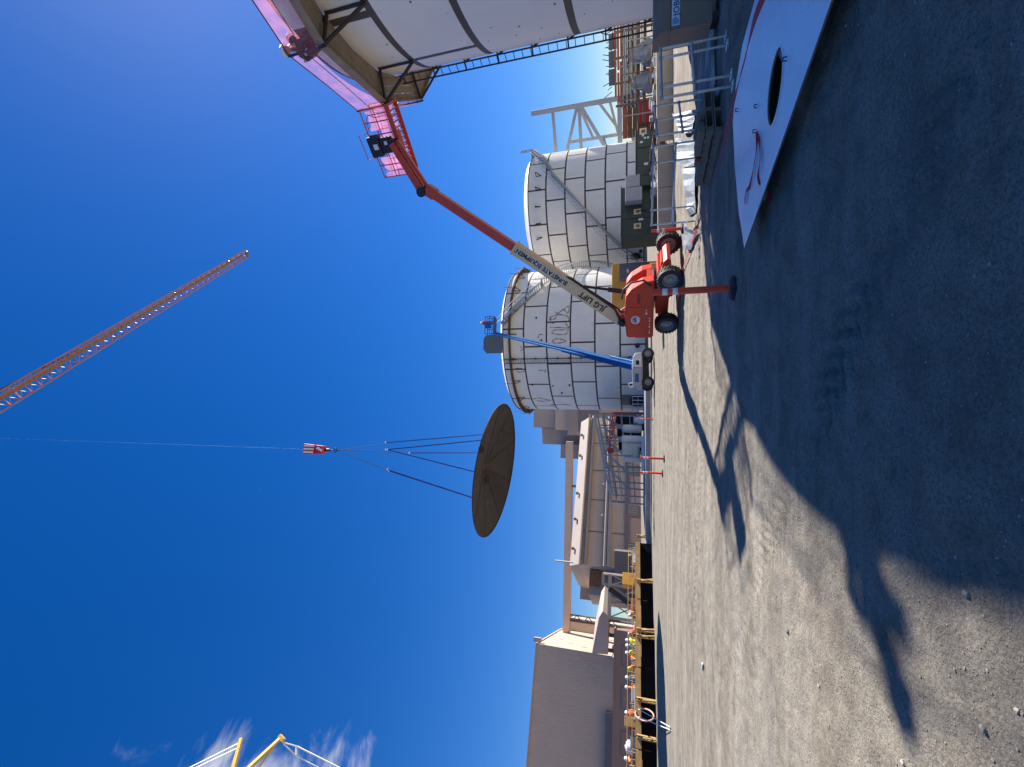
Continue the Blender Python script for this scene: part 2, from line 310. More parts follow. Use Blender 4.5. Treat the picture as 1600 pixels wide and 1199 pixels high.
# ------------------------------------------------------------------ mesh helpers
ORG = {}
def V(*a): return Vector(a)
class MB:
    def __init__(s, T=None):
        s.v, s.f, s.mi, s.T, s.m = [], [], [], T, 0
    def add(s, vs, fs):
        o = len(s.v)
        for p in vs:
            p = Vector(p); s.v.append(s.T @ p if s.T else p)
        for f in fs: s.f.append([o + i for i in f]); s.mi.append(s.m)
        return s
    def box(s, x0, x1, y0, y1, z0, z1):
        return s.add([(x0, y0, z0), (x1, y0, z0), (x1, y1, z0), (x0, y1, z0), (x0, y0, z1), (x1, y0, z1), (x1, y1, z1), (x0, y1, z1)],
                     [(3, 2, 1, 0), (4, 5, 6, 7), (0, 1, 5, 4), (1, 2, 6, 5), (2, 3, 7, 6), (3, 0, 4, 7)])
    def bar(s, p, q, w, h=None, up=(0, 0, 1), w2=None, h2=None):
        p, q, up = Vector(p), Vector(q), Vector(up); h = h or w; w2 = w2 or w; h2 = h2 or h
        d = (q - p).normalized()
        if abs(d.dot(up)) > 0.98: up = Vector((0.6, 0.8, 0.0))
        r = d.cross(up).normalized(); u = r.cross(d)
        vs = []
        for c, ww, hh in ((p, w, h), (q, w2, h2)):
            for a, b in ((-1, -1), (1, -1), (1, 1), (-1, 1)): vs.append(c + r * (a * ww / 2) + u * (b * hh / 2))
        return s.add(vs, [(0, 1, 2, 3), (7, 6, 5, 4), (0, 4, 5, 1), (1, 5, 6, 2), (2, 6, 7, 3), (3, 7, 4, 0)])
    def tube(s, pts, r, n=8, closed=False):
        pts = [Vector(p) for p in pts]; k = len(pts); vs, fs = [], []
        rr = r if isinstance(r, (list, tuple)) else [r] * k
        prev = None
        for i, p in enumerate(pts):
            a = pts[i - 1] if (i > 0 or closed) else p; b = pts[(i + 1) % k] if (i < k - 1 or closed) else p
            d = (b - a).normalized()
            if prev is None:
                t = Vector((0, 0, 1)) if abs(d.z) < 0.9 else Vector((1, 0, 0))
                u = d.cross(t).normalized()
            else:
                u = prev - d * prev.dot(d)
                u = u.normalized() if u.length > 1e-6 else d.cross(Vector((0.3, 0.5, 0.8))).normalized()
            prev = u; v = d.cross(u)
            for j in range(n):
                c = 2 * PI * j / n; vs.append(p + u * (rr[i] * math.cos(c)) + v * (rr[i] * math.sin(c)))
        for i in range(k if closed else k - 1):
            for j in range(n):
                a, b = i * n, ((i + 1) % k) * n
                fs.append((a + j, a + (j + 1) % n, b + (j + 1) % n, b + j))
        if not closed:
            fs.append(tuple(range(n - 1, -1, -1))); fs.append(tuple(range((k - 1) * n, k * n)))
        return s.add(vs, fs)
    def lathe(s, prof, n=32, o=(0, 0, 0), ax=None, a0=0, a1=2 * PI):
        o = Vector(o); ax = Vector(ax).normalized() if ax else Vector((0, 0, 1))
        t = Vector((0, 0, 1)) if abs(ax.z) < 0.9 else Vector((1, 0, 0))
        u = ax.cross(t).normalized(); v = ax.cross(u)
        full = abs(a1 - a0 - 2 * PI) < 1e-6; m = n if full else n + 1; vs, fs = [], []
        for r, z in prof:
            for j in range(m):
                c = a0 + (a1 - a0) * j / n
                vs.append(o + ax * z + u * (r * math.cos(c)) + v * (r * math.sin(c)))
        for i in range(len(prof) - 1):
            for j in range(n):
                fs.append((i * m + j, i * m + (j + 1) % m, (i + 1) * m + (j + 1) % m, (i + 1) * m + j))
        return s.add(vs, fs)
    def prism(s, poly, o, ex, ey, ez, t):         # a flat outline (2-D) pushed out by t along ez
        o, ex, ey, ez = map(Vector, (o, ex, ey, ez)); n = len(poly)
        vs = [o + ex * a + ey * b for a, b in poly] + [o + ex * a + ey * b + ez * t for a, b in poly]
        return s.add(vs, [tuple(range(n - 1, -1, -1)), tuple(range(n, 2 * n))] + [(i, (i + 1) % n, n + (i + 1) % n, n + i) for i in range(n)])
    def build(s, name, mt, parent=None, smooth=False, bevel=0.0):
        org = ORG.get(parent.name, Vector((0, 0, 0))) if parent else Vector((0, 0, 0))
        me = bpy.data.meshes.new(name)
        me.from_pydata([tuple(p - org) for p in s.v], [], s.f)
        for q in (mt if isinstance(mt, (list, tuple)) else [mt]): me.materials.append(q)
        if any(s.mi): me.polygons.foreach_set('material_index', s.mi)
        bm = bmesh.new(); bm.from_mesh(me); bmesh.ops.recalc_face_normals(bm, faces=bm.faces); bm.to_mesh(me); bm.free()
        if smooth:
            me.polygons.foreach_set('use_smooth', [True] * len(me.polygons))
            me.set_sharp_from_angle(angle=math.radians(38))
        o = bpy.data.objects.new(name, me); COL.objects.link(o)
        if parent: o.parent = parent; ORG[o.name] = org
        else: ORG[o.name] = Vector((0, 0, 0))
        if bevel:
            b = o.modifiers.new('bevel', 'BEVEL'); b.width = bevel; b.segments = 2; b.limit_method = 'ANGLE'
        return o
def tag(o, label=None, cat=None, group=None, kind=None):
    if label: o['label'] = label
    if cat: o['category'] = cat
    if group: o['group'] = group
    if kind: o['kind'] = kind
    return o
def thing(name, label, cat, loc, group=None):
    o = bpy.data.objects.new(name, None); COL.objects.link(o)
    o.location = loc; o.empty_display_size = 0.2; ORG[o.name] = Vector(loc)
    return tag(o, label, cat, group)
def piece(me, name, parent, loc=(0, 0, 0), rz=0.0):   # one more object on a shared mesh
    o = bpy.data.objects.new(name, me); COL.objects.link(o); o.parent = parent; o.location = loc; o.rotation_euler = (0, 0, rz)
    return o
def text_part(txt, size, o, ex, ey, mt, parent, name='lettering', ext=0.004, bold=0.0, sx=1.0):
    cu = bpy.data.curves.new('t', 'FONT'); cu.body = txt; cu.size = size; cu.extrude = ext; cu.offset = bold; cu.space_character = 1.05
    ob = bpy.data.objects.new('t', cu); COL.objects.link(ob)
    dg = bpy.context.evaluated_depsgraph_get()
    me = bpy.data.meshes.new_from_object(ob.evaluated_get(dg))
    bpy.data.objects.remove(ob)
    ex, ey = Vector(ex).normalized(), Vector(ey).normalized(); ez = ex.cross(ey); o = Vector(o)
    org = ORG.get(parent.name, Vector((0, 0, 0)))
    mtx = Matrix(((ex.x * sx, ey.x, ez.x, o.x - org.x), (ex.y * sx, ey.y, ez.y, o.y - org.y), (ex.z * sx, ey.z, ez.z, o.z - org.z), (0, 0, 0, 1)))
    me.transform(mtx); me.materials.clear(); me.materials.append(mt); me.name = name
    r = bpy.data.objects.new(name, me); COL.objects.link(r); r.parent = parent
    return r
def frame(o, ex, ey=None, ez=(0, 0, 1)):
    ex = Vector(ex).normalized(); ez = Vector(ez).normalized()
    ey = Vector(ey).normalized() if ey else ez.cross(ex).normalized()
    o = Vector(o)
    return Matrix(((ex.x, ey.x, ez.x, o.x), (ex.y, ey.y, ez.y, o.y), (ex.z, ey.z, ez.z, o.z), (0, 0, 0, 1)))

# ================================================================== ground
def vnoise(x, y, seed):
    xi, yi = np.floor(x).astype(np.int64), np.floor(y).astype(np.int64)
    fx, fy = x - xi, y - yi
    fx, fy = fx * fx * (3 - 2 * fx), fy * fy * (3 - 2 * fy)
    def h(a, b):
        n = (a * 374761393 + b * 668265263 + seed * 1274126177) & 0x7fffffff
        n = ((n ^ (n >> 13)) * 1103515245) & 0x7fffffff
        return ((n ^ (n >> 16)) & 0xffff) / 65535.0
    return (h(xi, yi) * (1 - fx) + h(xi + 1, yi) * fx) * (1 - fy) + (h(xi, yi + 1) * (1 - fx) + h(xi + 1, yi + 1) * fx) * fy - 0.5
TRACKS = [((-2.4, 6.4), (1.9, 2.1), 0.19, 0.022), ((-0.6, 4.6), (1.2, 3.4), 0.2, 0.034), ((-6.5, 9.5), (0.8, 3.0), 0.2, 0.012), ((-9, 13), (3.0, 9.2), 0.2, 0.014), ((-9, 15), (4.5, 10.6), 0.2, 0.012)]
def height(x, y):
    z = 0.10 * vnoise(x * 0.22, y * 0.22, 1) + 0.05 * vnoise(x * 0.7, y * 0.7, 2)
    z += 0.026 * vnoise(x * 1.9, y * 1.9, 3) + 0.016 * vnoise(x * 4.7, y * 4.7, 4) + 0.013 * vnoise(x * 9, y * 9, 5) + 0.011 * vnoise(x * 15, y * 15, 6)
    a = math.radians(35); u, q = x * math.cos(a) - y * math.sin(a), x * math.sin(a) + y * math.cos(a)
    z += 0.02 * vnoise(u * 0.35, q * 2.6, 7)
    for (x0, y0), (x1, y1), hw, dep in TRACKS:
        L = math.hypot(x1 - x0, y1 - y0); dx, dy = (x1 - x0) / L, (y1 - y0) / L
        s = (x - x0) * dx + (y - y0) * dy; d = -(x - x0) * dy + (y - y0) * dx + 0.12 * np.sin(s * 0.8)
        m = np.clip(1.5 - np.abs(d) / hw, 0, 1) * np.clip(s * 2, 0, 1) * np.clip((L - s) * 2, 0, 1) * np.clip(0.5 + 2.2 * vnoise(s * 0.9 + 3, d * 2, 8), 0, 1)
        m = np.minimum(m, 1)
        z -= m * dep * (0.55 - 0.65 * np.sin((s + np.abs(d) * 0.9) * 2 * PI / 0.19))
    r = np.hypot(x, y - 8)
    k = np.clip((60 - r) / 30, 0, 1)
    z = z * k - np.clip((r - 250) * 0.004, 0, 8)
    # low windrow of loose dirt at the far rim of the yard
    return z
def axis(a, b, step, far):
    mid = np.arange(a, b, step); g = []; d = step; p = b
    while p < far: g.append(p); d *= 1.065; p += d
    l = []; d = step; p = a - step
    while p > -far: l.append(p); d *= 1.065; p -= d
    return np.array(l[::-1] + list(mid) + g)
gx, gy = axis(-6.5, 7.0, 0.034, 3200), axis(1.4, 13.0, 0.034, 3200)
XX, YY = np.meshgrid(gx, gy)
ZZ = height(XX, YY)
nx, ny = len(gx), len(gy)
me = bpy.data.meshes.new('ground')
nv = nx * ny
me.vertices.add(nv)
me.vertices.foreach_set('co', np.stack([XX, YY, ZZ], -1).astype(np.float32).ravel())
ii = (np.arange(ny - 1)[:, None] * nx + np.arange(nx - 1)[None, :]).ravel()
quads = np.stack([ii, ii + 1, ii + nx + 1, ii + nx], -1).astype(np.int32)
me.loops.add(quads.size); me.loops.foreach_set('vertex_index', quads.ravel())
me.polygons.add(len(quads)); me.polygons.foreach_set('loop_start', np.arange(0, quads.size, 4, dtype=np.int32))
me.polygons.foreach_set('use_smooth', np.ones(len(quads), dtype=bool))
me.update(calc_edges=True)
me.materials.append(M['ground'])
ground = bpy.data.objects.new('ground', me); COL.objects.link(ground)
tag(ground, kind='structure')
def gz(x, y): return float(height(np.array([x], float), np.array([y], float))[0])

# ================================================================== tanks
def plate_mesh(R, ang, h, th, segs, gap, mt):
    g = gap / R / 2; mb = MB(); vs = []; n = segs + 1
    for r in (R - th, R):
        for z in (gap / 2, h - gap / 2):
            for j in range(n):
                c = -ang / 2 + g + (ang - 2 * g) * j / segs; vs.append((r * math.cos(c), r * math.sin(c), z))
    fs = []
    for j in range(segs):
        fs += [(2 * n + j, 2 * n + j + 1, 3 * n + j + 1, 3 * n + j), (j + 1, j, n + j, n + j + 1), (j, j + 1, 2 * n + j + 1, 2 * n + j), (n + j + 1, n + j, 3 * n + j, 3 * n + j + 1)]
    fs += [(0, 2 * n, 3 * n, n), (n - 1, 2 * n - 1, 4 * n - 1, 3 * n - 1)]
    mb.add(vs, fs)
    me = bpy.data.meshes.new('shell_plate'); me.from_pydata([tuple(p) for p in mb.v], [], mb.f); me.materials.append(mt)
    bm = bmesh.new(); bm.from_mesh(me); bmesh.ops.recalc_face_normals(bm, faces=bm.faces); bm.to_mesh(me); bm.free()
    me.polygons.foreach_set('use_smooth', [True] * len(me.polygons)); me.set_sharp_from_angle(angle=math.radians(40))
    return me
def make_tank(label, cx, cy, R, seams, nplate, offs, gap, roof_h, white, dark, segs=8):
    t = thing('storage_tank', label, 'tank', (cx, cy, 0))
    o = Vector((cx, cy, 0))
    MB().lathe([(R - 0.012, seams[0]), (R - 0.012, seams[-1])], 128, o).build('shell', dark, t, True)
    MB().lathe([(0.01, seams[0] - 0.02), (R + 0.35, seams[0] - 0.02), (R + 0.35, -0.3)], 96, o).build('ring_foundation', M['concrete'], t, True)
    cache = {}
    for k in range(len(seams) - 1):
        h = round(seams[k + 1] - seams[k], 3)
        if h not in cache: cache[h] = plate_mesh(R, 2 * PI / nplate, h, 0.02, segs, gap, white)
        for j in range(nplate):
            piece(cache[h], 'shell_plate', t, (0, 0, seams[k]), offs[k % len(offs)] + 2 * PI * j / nplate)
    if roof_h:
        zt = seams[-1]
        prof = [(R + 0.10, zt - 0.06), (R + 0.10, zt + 0.02)] + [(R * math.cos(a) , zt + 0.02 + roof_h * math.sin(a)) for a in np.linspace(0.28, PI / 2, 9)]
        prof[2] = (R - 0.05, zt + 0.04)
        MB().lathe(prof, 96, o).build('roof', white, t, True)
        MB().lathe([(R + 0.0, zt - 0.10), (R + 0.12, zt - 0.10), (R + 0.12, zt - 0.02), (R, zt - 0.02)], 96, o).build('top_angle_ring', dark, t)
    return t
def polar(cx, cy, R, a, z): return Vector((cx + R * math.cos(a), cy + R * math.sin(a), z))
def ang_of(p, cx, cy): return math.atan2(p.y - cy, p.x - cx)
def bracket_mesh(wd, ht, r, mt, name='bracket'):      # triangular bracket, wall at x = 0, arm along +x
    mb = MB(); mb.bar((0, 0, 0), (wd, 0, 0), r); mb.bar((0.02, 0, -ht), (0.02, 0, 0.05), r); mb.bar((0.03, 0, -ht), (wd - 0.03, 0, -r / 2), r)
    o = mb.build(name, mt); me = o.data; bpy.data.objects.remove(o); return me
def spiral_stair(t, cx, cy, R, a0, z0, a1, z1, wd=0.9, name='stair'):
    n = max(int(abs(z0 - z1) / 0.22), 4)
    tr, st, rl = MB(), MB(), MB()
    pin, pout, top, mid = [], [], [], []
    for i in range(n + 1):
        f = i / n; a = a0 + (a1 - a0) * f; z = z0 + (z1 - z0) * f
        pin.append(polar(cx, cy, R + 0.1, a, z)); pout.append(polar(cx, cy, R + wd, a, z))
        top.append(polar(cx, cy, R + wd, a, z + 1.05)); mid.append(polar(cx, cy, R + wd, a, z + 0.55))
        da = (a1 - a0) / n * 0.42
        tr.add([polar(cx, cy, R + 0.1, a - da, z), polar(cx, cy, R + wd, a - da, z), polar(cx, cy, R + wd, a + da, z), polar(cx, cy, R + 0.1, a + da, z),
                polar(cx, cy, R + 0.1, a - da, z - 0.05), polar(cx, cy, R + wd, a - da, z - 0.05), polar(cx, cy, R + wd, a + da, z - 0.05), polar(cx, cy, R + 0.1, a + da, z - 0.05)],
               [(0, 1, 2, 3), (7, 6, 5, 4), (0, 4, 5, 1), (1, 5, 6, 2), (2, 6, 7, 3), (3, 7, 4, 0)])
        if i % 2 == 0: rl.tube([pout[-1], top[-1]], 0.022, 5)
    for i in range(n):
        st.bar(pin[i], pin[i + 1], 0.04, 0.24); st.bar(pout[i], pout[i + 1], 0.04, 0.24)
    rl.tube(top, 0.026, 6); rl.tube(mid, 0.02, 5)
    q = st.build(name, M['galv_dull'], t)
    tag(tr.build('stair_treads', M['galv_dull'], q), kind='stuff')
    rl.build('handrail', M['galv_dull'], q)
    return q

# ---- the near tank, right
TC = (15.9, 10.9); TR = 5.5
near = make_tank('largest white steel tank, close by, ringed by a pink-netted work platform', TC[0], TC[1], TR, [0.3, 3.29, 6.28, 8.63, 11.3], 5,
                 [0.2, math.radians(172), 0.9, math.radians(148)], 0.22, 0, M['paint_near'], M['seam_near'], 20)
def nearp(a, r, z): return polar(TC[0], TC[1], r, a, z)
# ladder on its edge
ta = math.atan2(0.628, -0.778)                        # towards the tangent seen from the yard
la = ta + math.radians(3.5)
mb, rg = MB(), MB()
def lad(k, z):                                        # two stringers standing off the shell
    return nearp(la + (-0.014 if k else 0.014), TR + (0.30 if k else 0.07), z)
for k in (0, 1): mb.bar(lad(k, 0.5), lad(k, 9.85), 0.05, 0.05)
lo = mb.build('ladder', M['dark_steel'], near); 
for i in range(30): MB().tube([lad(0, 0.7 + i * 0.3), lad(1, 0.7 + i * 0.3)], 0.014, 6).build('rung', M['dark_steel'], lo)
for z in np.arange(1.2, 9.8, 1.22):
    br = MB(); br.bar(nearp(la, TR, z), lad(1, z), 0.035, 0.05); br.bar(nearp(la, TR, z - 0.22), lad(0, z), 0.03, 0.04); br.build('ladder_bracket', M['dark_steel'], lo)
sp = MB()
for i in range(46):
    a = ta + random.uniform(0.05, 1.3); z = random.uniform(0.8, 9.5); p = nearp(a, TR, z); nrm = Vector((math.cos(a), math.sin(a), 0))
    r = random.uniform(0.012, 0.034); tg = Vector((-math.sin(a), math.cos(a), 0))
    sp.prism([(r * math.cos(c) * random.uniform(.6, 1.5), r * math.sin(c) * random.uniform(.6, 1.3)) for c in np.linspace(0, 2 * PI, 8)[:-1]], p - nrm * 0.002, tg, (0, 0, 1), nrm, 0.006)
tag(sp.build('scuff_marks', M['seam_near'], near), kind='stuff')

# ---- work platform with pink netting round the near tank
pl = thing('work_platform', 'timber work platform with pink debris netting bracketed round the rim of the near white tank', 'platform', (TC[0], TC[1], 9.9))
ZP, RI, RO = 9.95, TR + 0.06, 6.55
NA = 13
da = 2 * PI / NA
a_first = ang_of(Vector((9.94, 13.1)), *TC) % da      # a bracket where the photo has one
brm = bracket_mesh(RO - TR - 0.02, 1.25, 0.075, M['dark_steel'])
rails_t, rails_m = [], []
for k in range(NA):
    a = a_first + k * da; a2 = a + da
    o = piece(brm, 'bracket', pl, (TR * math.cos(a), TR * math.sin(a), ZP - 9.9 - 0.09), a)
    post = MB(); post.bar(nearp(a, RO + 0.02, ZP - 0.18), nearp(a, RO + 0.06, ZP + 1.08), 0.06, 0.05); post.build('post', M['dark_steel'], pl)
    for j in range(4):                                 # four planks per bay, lapped
        r0 = RI + j * 0.245; r1 = r0 + 0.232
        c, s2 = 1 / math.cos(da / 2) * 0 + 1, 0
        dz = 0.0 if (k + j) % 2 else 0.006
        q = [nearp(a - 0.02, r0, ZP + dz), nearp(a - 0.02, r1, ZP + dz), nearp(a2 + 0.02, r1, ZP + dz), nearp(a2 + 0.02, r0, ZP + dz)]
        if j == 0:
            q = [nearp(a - 0.005, r0 + .02, ZP), nearp(a - 0.005, r1, ZP), nearp(a2 + 0.005, r1, ZP), nearp(a2 + 0.005, r0 + .02, ZP)]
            am = (a + a2) / 2
            u = [p + Vector((0, 0, 0.05)) for p in q] 
            mb = MB(); im = nearp(am, TR + 0.05, ZP)
            vs = q + [im] + u + [im + Vector((0, 0, 0.05))]
            mb.add(vs, [(3, 2, 1, 0, 4), (5, 6, 7, 8, 9), (0, 1, 6, 5), (1, 2, 7, 6), (2, 3, 8, 7), (3, 4, 9, 8), (4, 0, 5, 9)])
        else:
            mb = MB(); u = [p + Vector((0, 0, 0.05)) for p in q]
            mb.add(q + u, [(3, 2, 1, 0), (4, 5, 6, 7), (0, 1, 5, 4), (1, 2, 6, 5), (2, 3, 7, 6), (3, 0, 4, 7)])
        mb.build('plank', M['plank'], pl)
    tb = MB(); tb.bar(nearp(a, RO - 0.04, ZP - 0.02), nearp(a2, RO - 0.04, ZP - 0.02), 0.035, 0.26); tb.build('toe_board', M['plank'], pl)
    rails_t.append(nearp(a, RO + 0.05, ZP + 1.05)); rails_m.append(nearp(a, RO + 0.035, ZP + 0.55))
    # netting: one slack panel per bay
    nb = MB(); vs, fs = [], []; nxs, nzs = 10, 6
    for iz in range(nzs + 1):
        for ix in range(nxs + 1):
            f = ix / nxs; h = iz / nzs
            p = nearp(a, RO + 0.08, 0).lerp(nearp(a2, RO + 0.08, 0), f)
            sag = 0.06 * math.sin(PI * f) * h
            out = 0.05 * math.sin(PI * f) * math.sin(PI * h) + 0.018 * math.sin(9 * f + 5 * h + k)
            n = Vector((math.cos(a + da * f), math.sin(a + da * f), 0))
            vs.append(p + n * out + Vector((0, 0, ZP + 0.02 + 1.03 * h - sag)))
    for iz in range(nzs):
        for ix in range(nxs):
            b0 = iz * (nxs + 1) + ix; fs.append((b0, b0 + 1, b0 + nxs + 2, b0 + nxs + 1))
    nb.add(vs, fs); nb.build('netting', M['net'], pl, True)
for nm, pts, r in (('top_rail', rails_t, 0.016), ('mid_rail', rails_m, 0.012)):
    for k in range(NA):
        mb = MB(); p, q = pts[k], pts[(k + 1) % NA]
        mb.tube([p, p.lerp(q, 0.5) - Vector((0, 0, 0.03)), q], r, 6); mb.build(nm, M['dark_steel'], pl, True)

# ---- two tanks behind
LC = (6.16, 61.7); LR = 9.9
Ls = [0.15, 3.07, 6.0, 8.92, 11.85, 14.75, 17.5]
azr = lambda d: math.radians(d)
tl = make_tank('white tank with a rusty walkway round its rim and scribbled rust marks on its plates', LC[0], LC[1], LR, Ls, 12, [0.10, 0.36, 0.14, 0.40, 0.10, 0.33], 0.20, 1.25, M['paint_white'], M['seam'])
RC = (28.6, 72.4); RR = 9.5
Rs = [0.0, 2.5, 5.47, 8.35, 11.3, 14.15, 16.95]
tr_ = make_tank('white tank farther back with one grey stair winding down across its face', RC[0], RC[1], RR, Rs, 12, [0.05, 0.30, 0.20, 0.42, 0.12, 0.30], 0.24, 1.7, M['paint_white'], M['seam'])

# rim walkway on the left tank
brm = bracket_mesh(0.85, 0.8, 0.07, M['rust'])
rail = MB(); nseg = 40
for k in range(nseg):
    a, a2 = 2 * PI * k / nseg, 2 * PI * (k + 1) / nseg
    z = 16.45
    mb = MB(); P = [polar(*LC, r, b, zz) for zz in (z, z + 0.09) for r, b in ((LR + 0.04, a), (LR + 0.62, a), (LR + 0.62, a2), (LR + 0.04, a2))]
    mb.add(P, [(3, 2, 1, 0), (4, 5, 6, 7), (0, 1, 5, 4), (1, 2, 6, 5), (2, 3, 7, 6), (3, 0, 4, 7)])
    mb.bar(polar(*LC, LR + 0.64, a, z + 0.02), polar(*LC, LR + 0.64, a2, z + 0.02), 0.05, 0.2)
    mb.build('walkway_deck', M['rust'], tl)
    if k % 2 == 0: piece(brm, 'bracket', tl, (LR * math.cos(a), LR * math.sin(a), z - 0.05), a)
    if k % 2 == 0 and (k % 8): rail.tube([polar(*LC, LR + 0.62, a, z), polar(*LC, LR + 0.74, a + 0.01, z + 1.3)], 0.03, 5)
tag(rail.build('guard_posts', M['rust'], tl), kind='stuff')
# brackets left over high on the right tank
brm = bracket_mesh(0.9, 0.75, 0.09, M['dark_steel'])
for (x, y) in ((838, 276), (838, 297), (837, 324), (838, 350), (840, 372)):
    p = cyl_hit(x, y, *RC, RR); a = ang_of(p, *RC); piece(brm, 'bracket', tr_, (RR * math.cos(a), RR * math.sin(a), p.z), a)
# spiral stairs
def aa(x, y, c, R): p = cyl_hit(x, y, c[0], c[1], R); return ang_of(p, *c), p.z
a0, z0 = aa(862, 274, RC, RR); a1, z1 = aa(979, 406, RC, RR)
spiral_stair(tr_, *RC, RR, a0, z0, a1, 0.4)
a2, z2 = aa(829, 246, RC, RR)
spiral_stair(tr_, *RC, RR, a2 + 0.1, 17.0, a0 + 0.06, z0, 0.9, 'upper_stair')
mb = MB()
for a in (a0 - 0.0,):
    P = [polar(*RC, r, b, zz) for zz in (z0 - 0.06, z0) for r, b in ((RR + 0.02, a - 0.02), (RR + 1.0, a - 0.02), (RR + 1.0, a + 0.08), (RR + 0.02, a + 0.08))]
    mb.add(P, [(3, 2, 1, 0), (4, 5, 6, 7), (0, 1, 5, 4), (1, 2, 6, 5), (2, 3, 7, 6), (3, 0, 4, 7)])
mb.build('landing', M['galv_dull'], tr_)
# roof platform and its railing at the head of that stair
mb = MB()
for k in range(7):
    a = a2 - 0.06 + 0.045 * k
    p = polar(*RC, RR + 0.9, a, 16.9)
    mb.tube([p, p + V(0, 0, 1.9)], 0.05, 5)
    if k < 6:
        q = polar(*RC, RR + 0.9, a + 0.045, 16.9)
        for h in (0.05, 0.7, 1.2, 1.9): mb.tube([p + V(0, 0, h), q + V(0, 0, h)], 0.035, 5)
    mb.bar(polar(*RC, RR - 0.5, a, 16.95), polar(*RC, RR + 0.95, a, 16.95), 0.1, 0.1)
mb.build('roof_platform', M['galv_dull'], tr_)
# left tank's stair, over its right shoulder
a0, z0 = aa(789, 508, LC, LR); a1, z1 = aa(846, 452, LC, LR)
spiral_stair(tl, *LC, LR, a0, 17.4, a1, z1, 1.0)
spiral_stair(tl, *LC, LR, a1 + 0.07, z1 - 0.1, a1 + 0.07 + (a1 - a0) / (17.4 - z1) * (z1 - 0.6), 0.5, 1.0, 'lower_stair')
mb = MB()
P = [polar(*LC, r, b, zz) for zz in (z1 - 0.08, z1) for r, b in ((LR + 0.02, a1), (LR + 1.05, a1), (LR + 1.05, a1 + 0.09), (LR + 0.02, a1 + 0.09))]
mb.add(P, [(3, 2, 1, 0), (4, 5, 6, 7), (0, 1, 5, 4), (1, 2, 6, 5), (2, 3, 7, 6), (3, 0, 4, 7)])
mb.build('landing', M['galv_dull'], tl)
# caged ladder line on the left tank
lp = cyl_hit(880, 563, *LC, LR); a = ang_of(lp, *LC); st, rg = MB(), MB()
for s in (-0.028, 0.028): st.bar(polar(*LC, LR + 0.18, a + s, 0.6), polar(*LC, LR + 0.18, a + s, 17.3), 0.07, 0.07)
for i in range(54): rg.tube([polar(*LC, LR + 0.18, a - 0.028, 0.9 + i * 0.305), polar(*LC, LR + 0.18, a + 0.028, 0.9 + i * 0.305)], 0.03, 5)
for i in range(11):
    z = 2.0 + i * 1.42; st.bar(polar(*LC, LR, a + 0.028, z), polar(*LC, LR + 0.2, a + 0.028, z), 0.14, 0.3)
lo = st.build('ladder', M['dark_steel'], tl); tag(rg.build('rungs', M['galv_dull'], lo), kind='stuff')
# rust scribbles and marks bled through the paint of the left tank
SC = [[(868, 494), (880, 484), (887, 490), (889, 479), (880, 484), (872, 490), (866, 487)],
      [(858, 497), (872, 492), (886, 494), (889, 500), (884, 506), (889, 512), (874, 512), (857, 512)],
      [(858, 500), (866, 499), (871, 494)], [(860, 497), (862, 505), (868, 504)],
      [(888, 512), (886, 521), (876, 523), (863, 521), (866, 516), (876, 516), (886, 514)],
      [(863, 533), (868, 530), (876, 530), (884, 533), (876, 536), (866, 536), (862, 533)],
      [(841, 528), (843, 523), (850, 523)], [(813, 541), (816, 546), (812, 549)],
      [(800, 579), (806, 576), (815, 576), (819, 580), (812, 582), (806, 580)], [(842, 579), (852, 579), (850, 583)],
      [(833, 624), (842, 622), (852, 624), (860, 626), (848, 627), (836, 626)], [(860, 633), (880, 632), (895, 634)]]
for pts in SC:
    w3 = [cyl_hit(x, y, *LC, LR + 0.005) for x, y in pts]
    sm = []
    for i in range(len(w3) - 1):
        p0, p1, p2, p3 = w3[max(i - 1, 0)], w3[i], w3[i + 1], w3[min(i + 2, len(w3) - 1)]
        for k in range(5):
            f = k / 5; q = 0.5 * ((2 * p1) + (p2 - p0) * f + (2 * p0 - 5 * p1 + 4 * p2 - p3) * f * f + (3 * p1 - p0 - 3 * p2 + p3) * f ** 3)
            dd = Vector((q.x - LC[0], q.y - LC[1], 0)).normalized() * (LR + 0.003); sm.append(Vector((LC[0] + dd.x, LC[1] + dd.y, q.z)))
    MB().tube(sm, [0.055 + 0.025 * math.sin(i * 1.3) for i in range(len(sm))], 5).build('rust_mark', M['scribble'], tl)
# nozzles and a dark shell opening at the foot of the left tank
for (x, y, r) in ((996, 540, 0.28), (997, 604, 0.3), (838, 497, 0.12), (846, 532, 0.12), (832, 601, 0.12), (878, 614, 0.12), (864, 603, 0.1), (890, 602, 0.12)):
    p = cyl_hit(x, y, *LC, LR); n = Vector((p.x - LC[0], p.y - LC[1], 0)).normalized()
    MB().lathe([(0.01, 0.3 * r * 3), (r, 0.3 * r * 3), (r, -0.05)], 14, p, n).build('nozzle', M['dark_steel'], tl, True)
p0 = cyl_hit(985, 626, *LC, LR); a = ang_of(p0, *LC); mb = MB()
for k in range(6):
    b0, b1 = a - 0.125 + k * 0.25 / 6, a - 0.125 + (k + 1) * 0.25 / 6
    P = [polar(*LC, r, b, zz) for zz in (0.2, 3.0) for r, b in ((LR - 0.05, b0), (LR + 0.06, b0), (LR + 0.06, b1), (LR - 0.05, b1))]
    mb.add(P, [(3, 2, 1, 0), (4, 5, 6, 7), (0, 1, 5, 4), (1, 2, 6, 5), (2, 3, 7, 6), (3, 0, 4, 7)])
mb.build('cleanout_plate', M['grey_dark'], tl)
n = Vector((math.cos(a), math.sin(a), 0)); p = polar(*LC, LR + 0.05, a - 0.01, 1.1)
MB().lathe([(0.85, 0), (0.85, 0.2), (1.0, 0.2), (1.0, 0)], 28, p, n).build('manway_ring', M['dark_steel'], tl, True)
